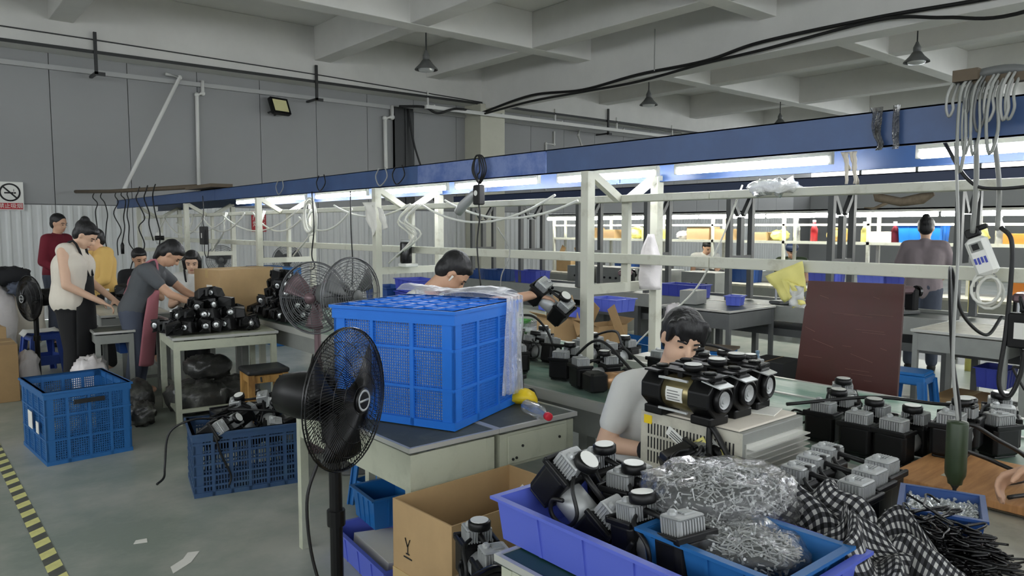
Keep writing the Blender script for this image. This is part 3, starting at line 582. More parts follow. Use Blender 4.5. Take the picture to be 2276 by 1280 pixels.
# bottle lying by the crate, yellow ear muff, dark gun
t = thing('water_bottle', 'clear water bottle with a red cap lying beside the big crate', 'bottle', (2.2, 2.52, .785), math.radians(-105))
MB().lathe([(.03, 0), (.033, .01), (.033, .13), (.026, .16), (.013, .19), (.013, .2)], 16, TR(ry=PI/2)).build('body', 'bottle_clear', t, True); MB().lathe([(.017, .198), (.018, .2), (.018, .222), (.015, .224)], 14, TR(ry=PI/2)).build('cap', 'red_cap', t, True)
t = thing('safety_helmet_piece', 'yellow plastic cup shaped guard on the desk corner', 'guard', (2.3, 2.66, .752), .6)
MB().lathe([(.07, 0), (.068, .03), (.05, .06), (.02, .075), (.004, .078)], 18, TR(ry=math.radians(25))).build('shell', 'yellow', t, True); MB().tube(catmull([(.05, -.05, .02), (.09, -.02, .05), (.1, .04, .03)], 5), .01, 6).build('strap', 'black_rubber', t, True)
pump('black compressor with pale fins on the desk just right of the big crate', (2.31, 2.86, .753), math.radians(95))
pump('black compressor behind the yellow guard on the desk corner', (2.3, 2.53, .753+.001), math.radians(-18)) if 0 else None
# floor things below the desks
bin_('parts_tray', 'violet blue tray with white sheets on the floor beside the fan pole', (1.73, 2.98, .002), math.radians(84), .62, .3, .13, 'violet_blue', cat='tray')
tag(MB().b2(-.2, .2, -.1, .1, 0, .06, TR((1.74, 2.98, .045), rz=math.radians(84), rx=.1)).build('paper_stack', 'paper'), 'stack of white sheets in the violet tray on the floor', 'paper')
bin_('parts_bin', 'small blue bin standing in the tray beside the fan pole', (1.85, 3.2, .14), math.radians(84), .26, .24, .15, 'stool_blue')
put(STOOL, ST, 'low blue plastic stool under the desk with the big crate', (2.12, 3.72, 0), .2, group='blue plastic stools', s=.72)
# open carton in front of the desks
CT = carton('open_carton', 'large open cardboard box in front of the desks', (1.68, 2.17, 0), math.radians(2), .58, .36, .6, 'carton', True)
MB().b2(-.292, .292, -.183, -.18, .28, .34).b2(-.2935, -.29, -.18, .18, .28, .34).build('tape', 'tape', CT)
MB().b2(-.06, -.052, -.1825, -.1815, .41, .45).b2(-.045, -.037, -.1825, -.1815, .42, .45).beam((-.075, -.182, .44), (-.045, -.182, .47), .001, .008, (0, 1, 0)).build('printed_mark', 'carton_dark', CT)
MB().b2(-.2935, -.2925, .079, .083, .42, .445).b2(-.2935, -.2925, .07, .092, .415, .42).beam((-.293, .066, .475), (-.293, .08, .445), .001, .004, (1, 0, 0)).beam((-.293, .096, .475), (-.293, .082, .445), .001, .004, (1, 0, 0)).b2(-.2935, -.2925, .055, .107, .4, .405).build('printed_mark', 'black_matte', CT)
MB().b2(-.2938, -.2928, -.15, -.0, .05, .055).b2(-.2938, -.2928, -.15, -.0, .12, .125).b2(-.2938, -.2928, -.15, -.145, .05, .125).b2(-.2938, -.2928, -.005, 0, .05, .125).build('printed_box', 'carton_dark', CT)
o = MB().add([(1.56, 1.99, .40), (1.9, 2.02, .5), (1.9, 2.2, .57), (1.66, 2.2, .42)], [(0, 1, 2, 3)]); tag(o.build('cardboard_flap', 'shirt_cream', None, solid=.006), 'loose pale cardboard sheet standing inside the open box', 'cardboard')
# pedestal fan in front
fan('pedestal_fan', 'black pedestal fan with round wire guard in the foreground', (1.265, 2.45, 0), math.radians(-60), .97, .262, 'black_gloss', .0016, mm='black_plastic')
cable('fan_cord', [(1.17, 2.5, .75), (1.12, 2.5, .6), (1.14, 2.49, .35), (1.2, 2.42, .15), (1.3, 2.3, .01), (1.2, 1.6, .008), (1.0, .8, .008)], .006, 'black_rubber', 'black cord running down beside the foreground fan pole')
# ================================================================ foreground desks
desk('dark green topped desk with metal edges at the bottom of the picture', (1.17, .2, 0), 0, .57, 1.26, .75, 'desk_green', 'desk_paint', stretch=False)
desk('pale worn work table at lower right carrying the compressors', (1.75, .2, 0), 0, .83, 1.52, .75, 'table_light', 'grey_paint', stretch=False)
TZ = .754
# power supply with slots and cooling fins
t = thing('power_supply', 'grey slotted power supply box with cooling fins under three compressors', 'power supply', (2.03, 1.29, TZ))
MB().b2(0, .37, .0, .41, 0, .195).build('case', 'grey_paint', t, bevel=.003); MB().b2(-.003, 0, .0, .41, 0, .197).build('slotted_face', 'table_light', t)
for r_ in range(3):
    for k in range(26):
        s = MB().b2(-.0045, -.0025, -.0025, .0025, 0, .04) if (r_ == 0 and k == 0) else None
        if s: sl = s.build('vent_slot', 'black_matte', t); c = sl
        else: c = sl.copy(); COL.objects.link(c)
        c.location = (0, .03+k*.0138, .02+r_*.05)
MB().b2(-.0048, -.003, .36, .395, .155, .185).build('round_sticker', 'yellow', t)
for k, (y, z, a) in enumerate(((.25, .13, .5), (.17, .12, -.6), (.12, .115, -.9), (.05, .09, .7))):
    s = MB().b2(-.0065-.001*k, -.005-.001*k, -.045, .045, -.017, .017, TR((0, y, z), rx=a)).build('sticker', 'paper_yellow' if k % 2 else 'label_white', t)
    for j in range(3): MB().b2(-.0078-.001*k, -.0064-.001*k, -.035, .03, -.011+j*.008, -.008+j*.008, TR((0, y, z), rx=a)).build('print_line', 'grey_dark', s)
for k in range(8): MB().b2(.02, .36, -.033, 0, .012+k*.0185, .0158+k*.0185).build('cooling_fin', 'alu', t)
MB().b2(.015, .365, -.004, 0, .01, .16).build('fin_plate', 'alu', t)
tag(MB().b2(2.04, 2.39, 1.31, 1.69, .951, .958).build('cardboard_sheet', 'shirt_cream'), 'worn pale cardboard sheet on top of the power supply', 'cardboard')
tag(MB().b2(0, .12, 0, .09, 0, .003, TR((2.28, 1.33, .9585), rz=.3)).build('paper_note', 'paper'), 'white paper note on the cardboard over the power supply', 'paper')
pump('bronze bodied compressor with a rating label, leftmost on the power supply', (2.04, 1.52, .9585), math.radians(-92), src=LPUMP)
pump('middle compressor of the stack on the power supply with its lamp facing the camera', (2.19, 1.53, .9585), math.radians(-90), src=LPUMP)
pump('rightmost compressor of the stack on the power supply', (2.335, 1.55, .9585), math.radians(-84), src=LPUMP)
# row of compressors on the bench edge
for lb, x, y, a in (('black compressor on the bench right behind the power supply', 2.89, 1.43, 4), ('compressor with a pale finned head, second left of the wooden board', 2.83, 1.26, 3), ('compressor with a pale finned head standing just left of the wooden board', 2.83, 1.125, -2),
                    ('compressor standing on the rear of the wooden board behind the hanging screwdriver', 2.93, .985, 6), ('compressor lying deeper on the bench at right edge', 3.16, .99, 65), ('compressor at the far right of the bench row', 3.34, .97, 20), ('compressor behind the row next to the coiled wires', 3.13, 1.5, 30)):
    z = .792 if 'rear of the wooden' in lb else .757
    pump(lb, (x, y, z), math.radians(a))
# three together by the cloth
for lb, x, y in (('nearest of three compressors in a tight group beside the checked cloth', 2.0, 1.0), ('middle of three compressors in a tight group beside the checked cloth', 2.125, 1.02), ('rearmost of three compressors in a tight group beside the checked cloth', 2.25, 1.04)): pump(lb, (x, y, TZ), math.radians(90))
vic = [c for ob in COL.objects if 'tight group' in ob.get('label', '') for c in ob.children if c.name.startswith('gauge')]
vic = [g for c in vic for g in c.children]+vic
for c in vic: bpy.data.objects.remove(c)
# wooden board and tools
t = thing('wooden_board', 'orange brown wooden board lying over the bench edge', 'board', (2.49, .3, .7575)); MB().b2(0, .45, 0, .74, .004, .03).build('plank', 'wood_board', t, bevel=.003); MB().b2(.12, .2, .57, .62, .0301, .031).build('pale_patch', 'table_light', t)
MB().b2(0, .45, 0, .74, 0, .004).build('underside', 'wood_dark', t)
bb = bin_('screw_bin', 'dark blue bin filled with loose screws', (2.13, .745, TZ), math.radians(-70), .19, .2, .11, 'bin_blue', ribs=0, lip=.008)
def sticks(n, fn, r, l, m, name, label=None, cat=None, parent=None, seed=1):
    rn = random.Random(seed); mb = MB()
    for _ in range(n):
        p = fn(rn); d = V((rn.gauss(0, 1), rn.gauss(0, 1), rn.gauss(0, .5))).normalized()*l*rn.uniform(.6, 1)
        mb.tube([p-d/2, p+d/2], r, 4); mb.tube([p+d/2, p+d/2+d.normalized()*r*1.4], r*2, 5)
    o = mb.build(name, m, parent); o['kind'] = 'stuff'
    if label: tag(o, label, cat)
    return o
SM = Matrix.Translation((2.13, .745, TZ)) @ Matrix.Rotation(math.radians(-70), 4, 'Z')
sticks(900, lambda r: SM @ V((r.uniform(-.085, .085), r.uniform(-.09, .09), .07+r.uniform(0, .022))), .0024, .018, 'silver_bright', 'loose_screws', 'heap of small silver screws in the dark blue bin', 'screws')
SDP = V((2.47, .83, .81))
t = thing('electric_screwdriver', 'olive green electric screwdriver hanging upright over the screw bin', 'screwdriver', SDP)
MB().lathe([(.008, 0), (.02, .006), (.022, .02), (.029, .035), (.03, .05), (.03, .195), (.028, .2), (.01, .203)], 18).build('grip', 'green_dark', t, True); MB().lathe([(.004, -.04), (.006, -.01), (.012, 0), (.019, .012)], 12).build('chuck', 'steel_dark', t, True)
cable('suspension_cord', [(2.47, .83, 1.01), (2.55, .88, 1.2), (2.75, .95, 1.55), (2.94, 1.04, 1.9)], .005, 'cable_grey', 'grey cord holding up the electric screwdriver')
cable('screwdriver_cord', [(2.48, .83, 1.01), (2.5, .84, 1.06), (2.6, .9, 1.2), (2.75, .97, 1.42), (2.85, 1.0, 1.45), (2.9, .98, 1.3), (2.96, .92, 1.22), (3.05, .9, 1.28)], .006, 'black_rubber', 'thin black lead looping up from the electric screwdriver')
cable('black_lead', [(2.62, .76, .797), (2.75, .72, .8), (2.76, .82, .83), (2.62, .9, .9), (2.58, .84, .98), (2.66, .78, .93), (2.76, .72, .86), (2.66, .66, .8), (2.52, .7, .797)], .007, 'black_rubber', 'thick black cable looping over the wooden board')
cable('black_hose', [(2.66, 1.5, .91), (2.95, 1.3, .93), (3.05, 1.1, .925), (2.98, .95, .96), (2.9, .93, .965)], .007, 'black_rubber', 'long black hose lying over the row of compressors')
for k, (x, y, a) in enumerate(((2.45, 1.13, .3), (2.33, .9, .1), (2.4, 1.22, -.4), (3.3, .8, .2))): tag(MB().b2(-.09, .09, -.06, .06, 0, .003+.002*k, TR((x, y, .7575), rz=a)).build('paper_sheet', 'paper'), ['white sheet under the left edge of the wooden board', 'white leaflet between the compressor group and the screw bin', 'white sheet against the power supply fins', 'white sheet on the bench at the right edge'][k], 'paper')
# violet tray with compressors
bin_('parts_tray', 'long violet blue tray holding compressors on the dark green desk', (1.44, 1.13, TZ), math.radians(90), .8, .42, .115, 'violet_blue', cat='tray', ribs=4)
pump('compressor tilted steeply out of the violet tray, nearest the open carton', (1.4, 1.43, .80), math.radians(100), ry=math.radians(-38))
pump('compressor standing upright in the middle of the violet tray behind the tilted one', (1.62, 1.44, .768), math.radians(80), rx=math.radians(-4))
pump('compressor standing in the violet tray in front of the screw bag', (1.4, 1.1, TZ+.012), math.radians(80), ry=math.radians(8))
pump('compressor lying on its side against the slotted power supply face', (1.87, 1.42, .80), math.radians(60), rx=math.radians(68))
pump('compressor buried low in the violet tray under the upright one', (1.56, 1.27, TZ+.012), math.radians(100))
tag(MB().grid(lambda u, v: V((1.27+.3*u, .95+.3*v, .772+.03*noise.noise(V((u*4, v*4, 2)))+.02*u)), 10, 10).build('plastic_sheet', 'film_clear', None, True, solid=.001), 'crumpled clear plastic sheet in the violet tray', 'plastic sheet')
cable('black_hose', [(1.9, 1.3, .77), (1.96, 1.36, .84), (2.01, 1.4, .93), (2.015, 1.39, .95), (1.99, 1.3, .86), (1.93, 1.2, .79)], .01, 'black_rubber', 'black hose bundle rising in front of the slotted power supply face')
# bag of screws, second bag in a blue box
def pillow(c, rx, ry, rz, seed, cr=.02, nu=36, nv=18, pinch=None):
    def fn(u, v):
        a = 2*PI*u; b = PI*(v-.5); cb = math.cos(b)
        d = V((math.cos(a)*cb, math.sin(a)*cb, math.sin(b)))
        sq = lambda q: math.copysign(abs(q)**.75, q)
        p = V((sq(d.x)*rx, sq(d.y)*ry, sq(d.z)*rz))
        return V(c)+p+d*cr*noise.noise(V((d.x*4+seed, d.y*4, d.z*4)))+d*cr*.4*noise.noise(V((d.x*13, d.y*13+seed, d.z*13)))
    return MB().grid(fn, nu, nv)
def inside(c, rx, ry, rz, s=.88):
    def f(r):
        while True:
            q = V((r.uniform(-1, 1), r.uniform(-1, 1), r.uniform(-1, 1)))
            if .5 < q.length < 1: return V(c)+V((q.x*rx*s, q.y*ry*s, q.z*rz*s))
    return f
BM = TR((1.63, 1.1, .905), rz=math.radians(-30), rx=.08)
t = thing('screw_bag', 'large clear plastic bag stuffed with silver screws', 'bag'); b = pillow((0, 0, 0), .205, .145, .072, 2.)
b.v = [BM @ v for v in b.v]; b.build('plastic_skin', 'film_bag', t, True)
bi = inside((0, 0, 0), .205, .145, .072); sticks(2600, lambda r: BM @ bi(r), .0019, .036, 'silver', 'screws', parent=t, seed=5)
o = MB(); o.ball((0, 0, 0), (.18, .12, .055), 24, 14); o.v = [BM @ v for v in o.v]; o.build('dark_core', 'gap_grey', t, True)  # dark filler puts the shade between the screws into colour
MB().tube(catmull([BM @ V(p) for p in ((-.2, -.04, .0), (-.08, -.125, -.03), (.08, -.14, -.04), (.18, -.08, -.05))], 5), .006, 6).build('bag_seam', 'film_bag', t, True)
bin_('screw_box', 'light blue open box at the bottom edge holding a second bag of screws', (1.47, .93, TZ+.008), math.radians(90), .36, .27, .125, 'crate_blue', ribs=3)
t = thing('screw_bag', 'smaller clear bag of long screws in the light blue box below the large bag', 'bag'); B2 = TR((1.5, .97, .85), rz=math.radians(-70))
b = pillow((0, 0, 0), .17, .12, .05, 6.); b.v = [B2 @ v for v in b.v]; b.build('plastic_skin', 'film_bag', t, True)
bj = inside((0, 0, 0), .165, .115, .05); sticks(1300, lambda r: B2 @ bj(r), .0019, .042, 'silver', 'screws', parent=t, seed=9)
o = MB(); o.ball((0, 0, -.005), (.15, .1, .035), 20, 12); o.v = [B2 @ v for v in o.v]; o.build('dark_core', 'gap_grey', t, True)  # dark core again, standing in for shaded gaps among these screws
# more foreground: checked cloth, dark wire heap, wrapped box
def checked():
    m = bpy.data.materials.new('checked_cloth'); m.use_nodes = True; nt = m.node_tree; b = nt.nodes['Principled BSDF']; b.inputs['Roughness'].default_value = .9
    uv = nt.nodes.new('ShaderNodeUVMap'); sp = nt.nodes.new('ShaderNodeSeparateXYZ'); nt.links.new(uv.outputs[0], sp.inputs[0]); hs = []
    for ax in (0, 1):
        a = nt.nodes.new('ShaderNodeMath'); a.operation = 'MULTIPLY'; a.inputs[1].default_value = 40; nt.links.new(sp.outputs[ax], a.inputs[0])
        c = nt.nodes.new('ShaderNodeMath'); c.operation = 'FRACT'; nt.links.new(a.outputs[0], c.inputs[0])
        d = nt.nodes.new('ShaderNodeMath'); d.operation = 'GREATER_THAN'; d.inputs[1].default_value = .5; nt.links.new(c.outputs[0], d.inputs[0]); hs.append(d)
    s = nt.nodes.new('ShaderNodeMath'); s.operation = 'ADD'; nt.links.new(hs[0].outputs[0], s.inputs[0]); nt.links.new(hs[1].outputs[0], s.inputs[1])
    r = nt.nodes.new('ShaderNodeValToRGB'); h = nt.nodes.new('ShaderNodeMath'); h.operation = 'MULTIPLY'; h.inputs[1].default_value = .5; nt.links.new(s.outputs[0], h.inputs[0]); nt.links.new(h.outputs[0], r.inputs[0])
    r.color_ramp.interpolation = 'CONSTANT'; e = r.color_ramp.elements; e[0].color = lin('0c0c0e'); e[1].position = .8; e[1].color = lin('b2b1ae'); n = e.new(.3); n.color = lin('3c3c40')
    nt.links.new(r.outputs[0], b.inputs['Base Color']); MAT['checked'] = m
checked()
def uvgrid(o, nu, nv, su=1., sv=1.):
    me = o.data; l = me.uv_layers.new(name='UVMap'); w = nu+1
    for p in me.polygons:
        for li, vi in zip(p.loop_indices, p.vertices): l.data[li].uv = ((vi % w)/nu*su, (vi//w)/nv*sv)
def folds(u, v, M, L, W, H, seed, k=3.2):
    z = H*(math.sin(PI*u)**.7)*(math.sin(PI*v)**.6)+.035*math.sin(k*2*PI*u+3*v+seed)*math.sin(PI*v)+.03*noise.noise(V((u*4+seed, v*4, 0)))
    return M @ V(((u-.5)*L+.03*math.sin(9*v+seed), (v-.5)*W+.03*math.sin(8*u+seed), max(.003, z)))
t = thing('checked_cloth', 'black and white checked cloth bunched up beside the screw bag', 'cloth', (0, 0, 0))
for k, (x, y, z, a, L, W, H, rx) in enumerate(((1.83, .93, .765, -40, .34, .26, .17, .1), (1.84, .72, .76, 20, .26, .22, .12, 0), (1.72, .78, .76, 70, .26, .24, .15, 0))):
    M = TR((x, y, z), rz=math.radians(a), rx=rx); o = MB().grid(lambda u, v: folds(u, v, M, L, W, H, k*2.3), 26, 26).build('fold', 'checked', t, True, solid=.002); uvgrid(o, 26, 26, .62, .5)
o = None
wm = MB(); rn = random.Random(4)
for k in range(230):
    a = rn.uniform(0, 2*PI); c = V((1.95+rn.gauss(0, .06), .70+rn.gauss(0, .07), .765)); h = max(.0, .15-1.0*((c.x-1.95)**2+(c.y-.70)**2)**.5*.9)*rn.random()
    l = rn.uniform(.05, .1); d = V((math.cos(a), math.sin(a), rn.uniform(-.15, .15))); n_ = V((-d.y, d.x, 0))*rn.uniform(.008, .03)
    p = [c-d*l, c-d*l*.6+n_*.4, c+n_, c+d*l*.6+n_*.3, c+d*l, c+d*l*.9-n_*.6, c+d*l*.4-n_]
    wm.tube([q+V((0, 0, h+max(0, -(q.z-.765)))) for q in catmull(p, 3)], .0032, 5)
o = wm.build('wire_heap', 'black_gloss', None, True); tag(o, 'tangled heap of glossy black wire loops in front of the screw bin', 'wires', kind='stuff')
sticks(120, lambda r: V((2.06+r.gauss(0, .05), .93+r.gauss(0, .03), .775+r.uniform(0, .02))), .0016, .05, 'silver_bright', 'wire_ends', 'scatter of bare silver wire ends behind the black wire heap', 'wires', seed=3)
t = thing('lined_box', 'plastic lined blue box on the floor between the open carton and the green desk', 'box', (1.27, 1.68, 0), math.radians(-3))
MB().b2(-.2, .2, -.13, .13, 0, .5).build('box_body', 'crate_blue', t, bevel=.01)
def liner(u, v):
    a = 2*PI*u; k = noise.noise(V((math.cos(a)*3, math.sin(a)*3, v*5)))*.014; c, s = math.cos(a), math.sin(a); q = max(abs(c), abs(s)); r_ = 1+.02*v
    if v < .75: return V((c/q*(.206+k), s/q*(.136+k), .15+.37*v/.75))
    w = (v-.75)/.25; return V((c/q*(.206+k)*(1-.35*w), s/q*(.136+k)*(1-.35*w), .52+.012*math.sin(w*3)+k*.6-.02*w))
MB().grid(liner, 60, 16).build('plastic_liner', 'film_clear', t, True, solid=.001)
pump('compressor with hoses lying on the plastic lined box left of the violet tray', (1.32, 1.7, .525), math.radians(70))
for k, pts in enumerate(([(1.22, 1.62, .54), (1.1, 1.66, .58), (1.12, 1.56, .64), (1.24, 1.55, .66), (1.34, 1.6, .58), (1.36, 1.66, .54)], [(1.18, 1.6, .535), (1.08, 1.62, .55), (1.09, 1.53, .59), (1.2, 1.52, .6), (1.3, 1.56, .54)], [(1.14, 1.64, .535), (1.05, 1.58, .53), (1.08, 1.5, .53), (1.18, 1.5, .5)])):
    cable('black_hose', pts, .012-.001*k, 'black_gloss', ['highest looped black hose over the plastic lined box', 'middle looped black hose over the plastic lined box', 'lowest black hose hanging off the plastic lined box'][k])
# ================================================================ left floor zone
C1 = crate('perforated_crate', 'blue perforated crate standing on the floor at far left', (.74, 5.73, 0), math.radians(4), .53, .7, .5, 'crate_blue', 30, 26, 2, 4, .006)
MB().b2(-.02, -.017, .3, .42, .2, .32).build('paper_label', 'paper', C1); MB().b2(-.02, -.017, .12, .19, .2, .28).build('paper_label', 'paper', C1)
MB().b2(.17, .36, -.022, -.016, .4, .43).build('hand_hole', 'black_matte', C1)
C2 = crate('perforated_crate', 'dark blue slatted crate on the floor filled with old compressors', (1.31, 4.48, 0), math.radians(-12), .63, .44, .385, 'crate_dark', 32, 5, 5, 6, .0065)
def m2(x, y, z): return Matrix.Translation((1.31, 4.48, 0)) @ Matrix.Rotation(math.radians(-12), 4, 'Z') @ V((x, y, z))
for k, (x, y, z, a, b, c, lb) in enumerate(((.12, .15, .33, 40, 55, 0, 'silver ended compressor leaning out at the left of the dark slatted crate'), (.3, .25, .3, 10, 5, 60, 'compressor in the middle of the dark slatted crate'), (.45, .2, .32, 70, 20, -30, 'compressor with a pale head at the right of the dark slatted crate'), (.4, .34, .37, 150, -20, 10, 'compressor lying highest at the rear of the dark slatted crate'), (.22, .33, .3, 100, 10, 90, 'compressor half buried at the rear left of the dark slatted crate'), (.52, .1, .27, 20, 10, 80, 'compressor half buried at the front right of the dark slatted crate'))):
    pump(lb, m2(x, y, z), math.radians(a), math.radians(b), math.radians(c))
for k, pts in enumerate(([(.1, .2, .42), (.3, .3, .47), (.5, .3, .45), (.6, .2, .4)], [(.15, .15, .43), (0, .1, .45), (-.12, .12, .38), (-.15, .1, .2), (-.16, .05, .14), (-.2, 0, .12)], [(.1, .05, .42), (.12, -.02, .36), (.15, -.025, .25), (.2, -.02, .12), (.19, -.02, .06)], [(.2, .3, .45), (.4, .12, .46), (.55, .15, .42)])):
    cable('black_hose', [m2(*p) for p in pts], .007, 'black_rubber', ['black hose lying across the top of the dark slatted crate', 'black hose hanging off the left end of the dark slatted crate', 'thin black cord hanging down the front of the dark slatted crate', 'second black hose crossing the contents of the dark slatted crate'][k])
# pale desk with heaps of black shells
desk('pale green steel desk loaded with a heap of black compressor shells', (1.69, 6.22, 0), math.radians(-7), .83, .8, .715, 'desk_paint', 'desk_paint', .075, leg=.045)
SH = thing('compressor_shell', 'shell', 'shell')
MB().add([(-.06, -.05, 0), (.06, -.05, 0), (.06, .05, 0), (-.06, .05, 0), (-.055, -.045, .09), (.05, -.04, .11), (.05, .045, .1), (-.06, .04, .07), (-.02, -.055, .04), (.075, 0, .05)], [(0, 3, 2, 1), (4, 5, 6, 7), (0, 1, 9, 8), (8, 9, 5), (0, 8, 4), (8, 5, 4), (1, 2, 9), (9, 2, 6), (9, 6, 5), (2, 3, 7, 6), (3, 0, 4, 7)]).b2(-.01, .01, -.07, -.05, .02, .08).build('shell_body', 'black_plastic', SH, bevel=.005)
MB().lathe([(.03, 0), (.034, .01), (.03, .014), (.024, .008)], 14, TR((.062, 0, .055), ry=PI/2)).build('lamp_ring', 'black_gloss', SH, True); MB().lathe([(.023, .008), (.02, .012), (.004, .01)], 12, TR((.062, 0, .055), ry=PI/2)).build('lens', 'silver_bright', SH, True)
rn = random.Random(11)
def heap(cx, cy, z0, rx, ry, h, label, group, st=.112):
    """layers of shells laid on one another, each layer smaller than the one below"""
    L_ = max(1, int(h/.08))
    for l in range(L_+1):
        f_ = 1-.8*l/(L_+.5); nx, ny = max(1, int(2*rx*f_/st)), max(1, int(2*ry*f_/st))
        for i in range(nx):
            for j in range(ny):
                x = cx+(i-(nx-1)/2)*st+rn.uniform(-.018, .018); y = cy+(j-(ny-1)/2)*st+rn.uniform(-.018, .018)
                if ((x-cx)/rx)**2+((y-cy)/ry)**2 > 1.25: continue
                put(SH, ST, label, (x, y, z0+.012+l*.086+rn.uniform(0, .015)), rn.choice((-2.0, -2.4, -1.6, -1.2, rn.uniform(-3, 3))), rn.uniform(-.32, .32), rn.uniform(-.22, .22) if l else rn.uniform(-.08, .08), group)
heap(2.07, 6.5, .715, .4, .27, .3, 'black compressor shell in the heap on the pale green desk', 'black shells heaped on the pale desk')
heap(2.76, 6.6, .755, .17, .5, .34, 'black compressor shell in the heap on the bench right of the carton', 'black shells heaped on the bench')
for k in range(16):
    x = 1.72+.02*k+rn.uniform(-.02, .02); y = 6.8-.016*k+rn.uniform(-.12, .12); tag(MB().lathe([(.006, 0), (.006, .07), (.011, .075), (.011, .1), (.004, .11)], 8, TR((x, y, .73), ry=PI/2, rz=rn.uniform(-.6, .9))).build('metal_fitting', 'silver_bright', None, True), 'small silver fitting scattered on the left of the pale desk', 'fitting', 'silver fittings on the pale desk')
# carton on the desk behind
desk('grey steel desk behind the pale one, carrying the tall brown carton', (1.98, 7.1, 0), 0, .58, .8, .74, 'desk_top', 'grey_paint', .08)
CB = carton('brown_carton', 'closed brown carton with a white label standing behind the black heap', (2.63, 7.32, .756), math.radians(11), .68, .46, .445, 'carton')
MB().b2(-.342, -.34, -.1, 0, .12, .3).build('paper_label', 'paper', CB)
# wooden stool
t = thing('wooden_stool', 'square wooden stool with a black padded seat', 'stool', (2.31, 5.93, 0), math.radians(-6))
MB().cbox((0, 0, .44), (.34, .3, .045), .012).build('padded_seat', 'leather', t, bevel=.006)
for sx in (-1, 1):
    for sy in (-1, 1): MB().b2(sx*.135-.024, sx*.135+.024, sy*.115-.024, sy*.115+.024, 0, .418).build('leg', 'wood_stool', t)
    MB().b2(sx*.135-.01, sx*.135+.01, -.09, .09, .35, .41).build('rail', 'wood_stool', t); MB().b2(sx*.135-.01, sx*.135+.01, -.09, .09, .12, .16).build('rail', 'wood_stool', t)
for sy in (-1, 1): MB().b2(-.11, .11, sy*.115-.01, sy*.115+.01, .35, .41).build('rail', 'wood_stool', t); MB().b2(-.11, .11, sy*.115-.01, sy*.115+.01, .16, .2).build('rail', 'wood_stool', t)
for x in (-.06, .09): MB().tube([(x, -.125, .4), (x+.004, -.128, .36)], .008, 6).build('strap', 'leather', t)
# sacks under the desk
def sack(name, label, c, r, m, seed, cr=.04, cat='bag'):
    return tag(pillow(c, r[0], r[1], r[2], seed, cr, 28, 16).build(name, m, None, True), label, cat)
sack('plastic_sack', 'dark crumpled plastic sack under the pale desk at left', (1.98, 6.62, .14), (.24, .25, .14), 'bag_grey', 1); sack('plastic_sack', 'dark crumpled plastic sack under the pale desk at right', (2.36, 6.75, .13), (.2, .2, .12), 'bag_grey', 3)
sack('plastic_sack', 'dark sack lying on another under the pale desk', (2.15, 6.85, .35), (.2, .18, .1), 'bag_grey', 7); sack('plastic_sack', 'grey plastic sack slumped left of the pale desk leg', (1.56, 6.95, .14), (.14, .22, .14), 'bag_grey', 9)
sack('plastic_sack', 'small clear sack on the floor by the desk foot', (1.5, 6.5, .09), (.1, .13, .09), 'bag_grey', 5)
sack('white_bag', 'white plastic carrier bag standing behind the far left crate', (1.3, 7.35, .22), (.13, .16, .24), 'bag_white', 12, .06); sack('white_bag', 'pale carrier bag leaning right of the taller white bag', (1.42, 7.75, .2), (.09, .12, .22), 'bag_white', 15, .06)
sack('white_bag', 'white bag hung low on the left fan pole', (.985, 8.55, .2), (.09, .08, .2), 'bag_white', 19, .03)
# gray desk where the woman works
desk('grey steel desk where the woman in the black apron works', (1.52, 7.95, 0), math.radians(-4), .62, 1.15, .75, 'table_light', 'grey_paint', .1)
bin_('parts_bin', 'dark blue bin under the edge of the apron woman desk', (1.75, 7.72, .42), 0, .3, .2, .16, 'bin_blue')
desk('low grey cabinet desk left of the pale desk', (1.36, 7.42, 0), math.radians(-4), .33, .45, .66, 'desk_top', 'grey_paint', .08)
rn2 = random.Random(3)
for k in range(9):
    put(SH, ST, 'black shell among the dark machine parts beside the seated man', (1.95+rn2.uniform(-.1, .12), 8.95+rn2.uniform(-.12, .12), .76+.06*(k//3)), rn2.uniform(-3, 3), rn2.uniform(-.5, .5), 0, 'dark machine parts beside the seated man')
t = thing('water_bottle', 'small clear water bottle standing on the desk behind the apron woman hands', 'bottle', (1.72, 8.6, .752)); MB().lathe([(.03, 0), (.032, .02), (.032, .13), (.013, .17), (.013, .19)], 14).build('body', 'bottle_clear', t, True); MB().lathe([(.016, .19), (.016, .21)], 12).build('cap', 'white_plastic', t, True)
# far left things
fan('pedestal_fan', 'dark pedestal fan at the left edge behind the crate', (1.06, 8.9, 0), math.radians(200), .88, .23, 'black_gloss', .002, mm='black_plastic', base_r=.18)
carton('brown_carton', 'brown carton cut by the left picture edge', (.68, 8.35, 0), 0, .36, .5, .53, 'carton_dark', tape=True); carton('brown_carton', 'lower brown carton behind the left edge carton', (.62, 9.0, 0), .1, .4, .5, .62, 'carton')
t = make_stool('stool_violet'); tag(t, 'violet blue plastic stool with a white cloth behind the left fan', 'stool', 'blue plastic stools'); t.location = (1.24, 9.55, 0); t.rotation_euler = (0, 0, .2)
tag(MB().grid(lambda u, v: V((1.05+.38*u, 9.37+.36*v, .468+.012*noise.noise(V((u*5, v*5, 0)))-.05*max(0, abs(u-.5)-.42)*10)), 10, 10).build('seat_cloth', 'shirt_white', None, True, solid=.004), 'white cloth lying on the violet stool', 'cloth')
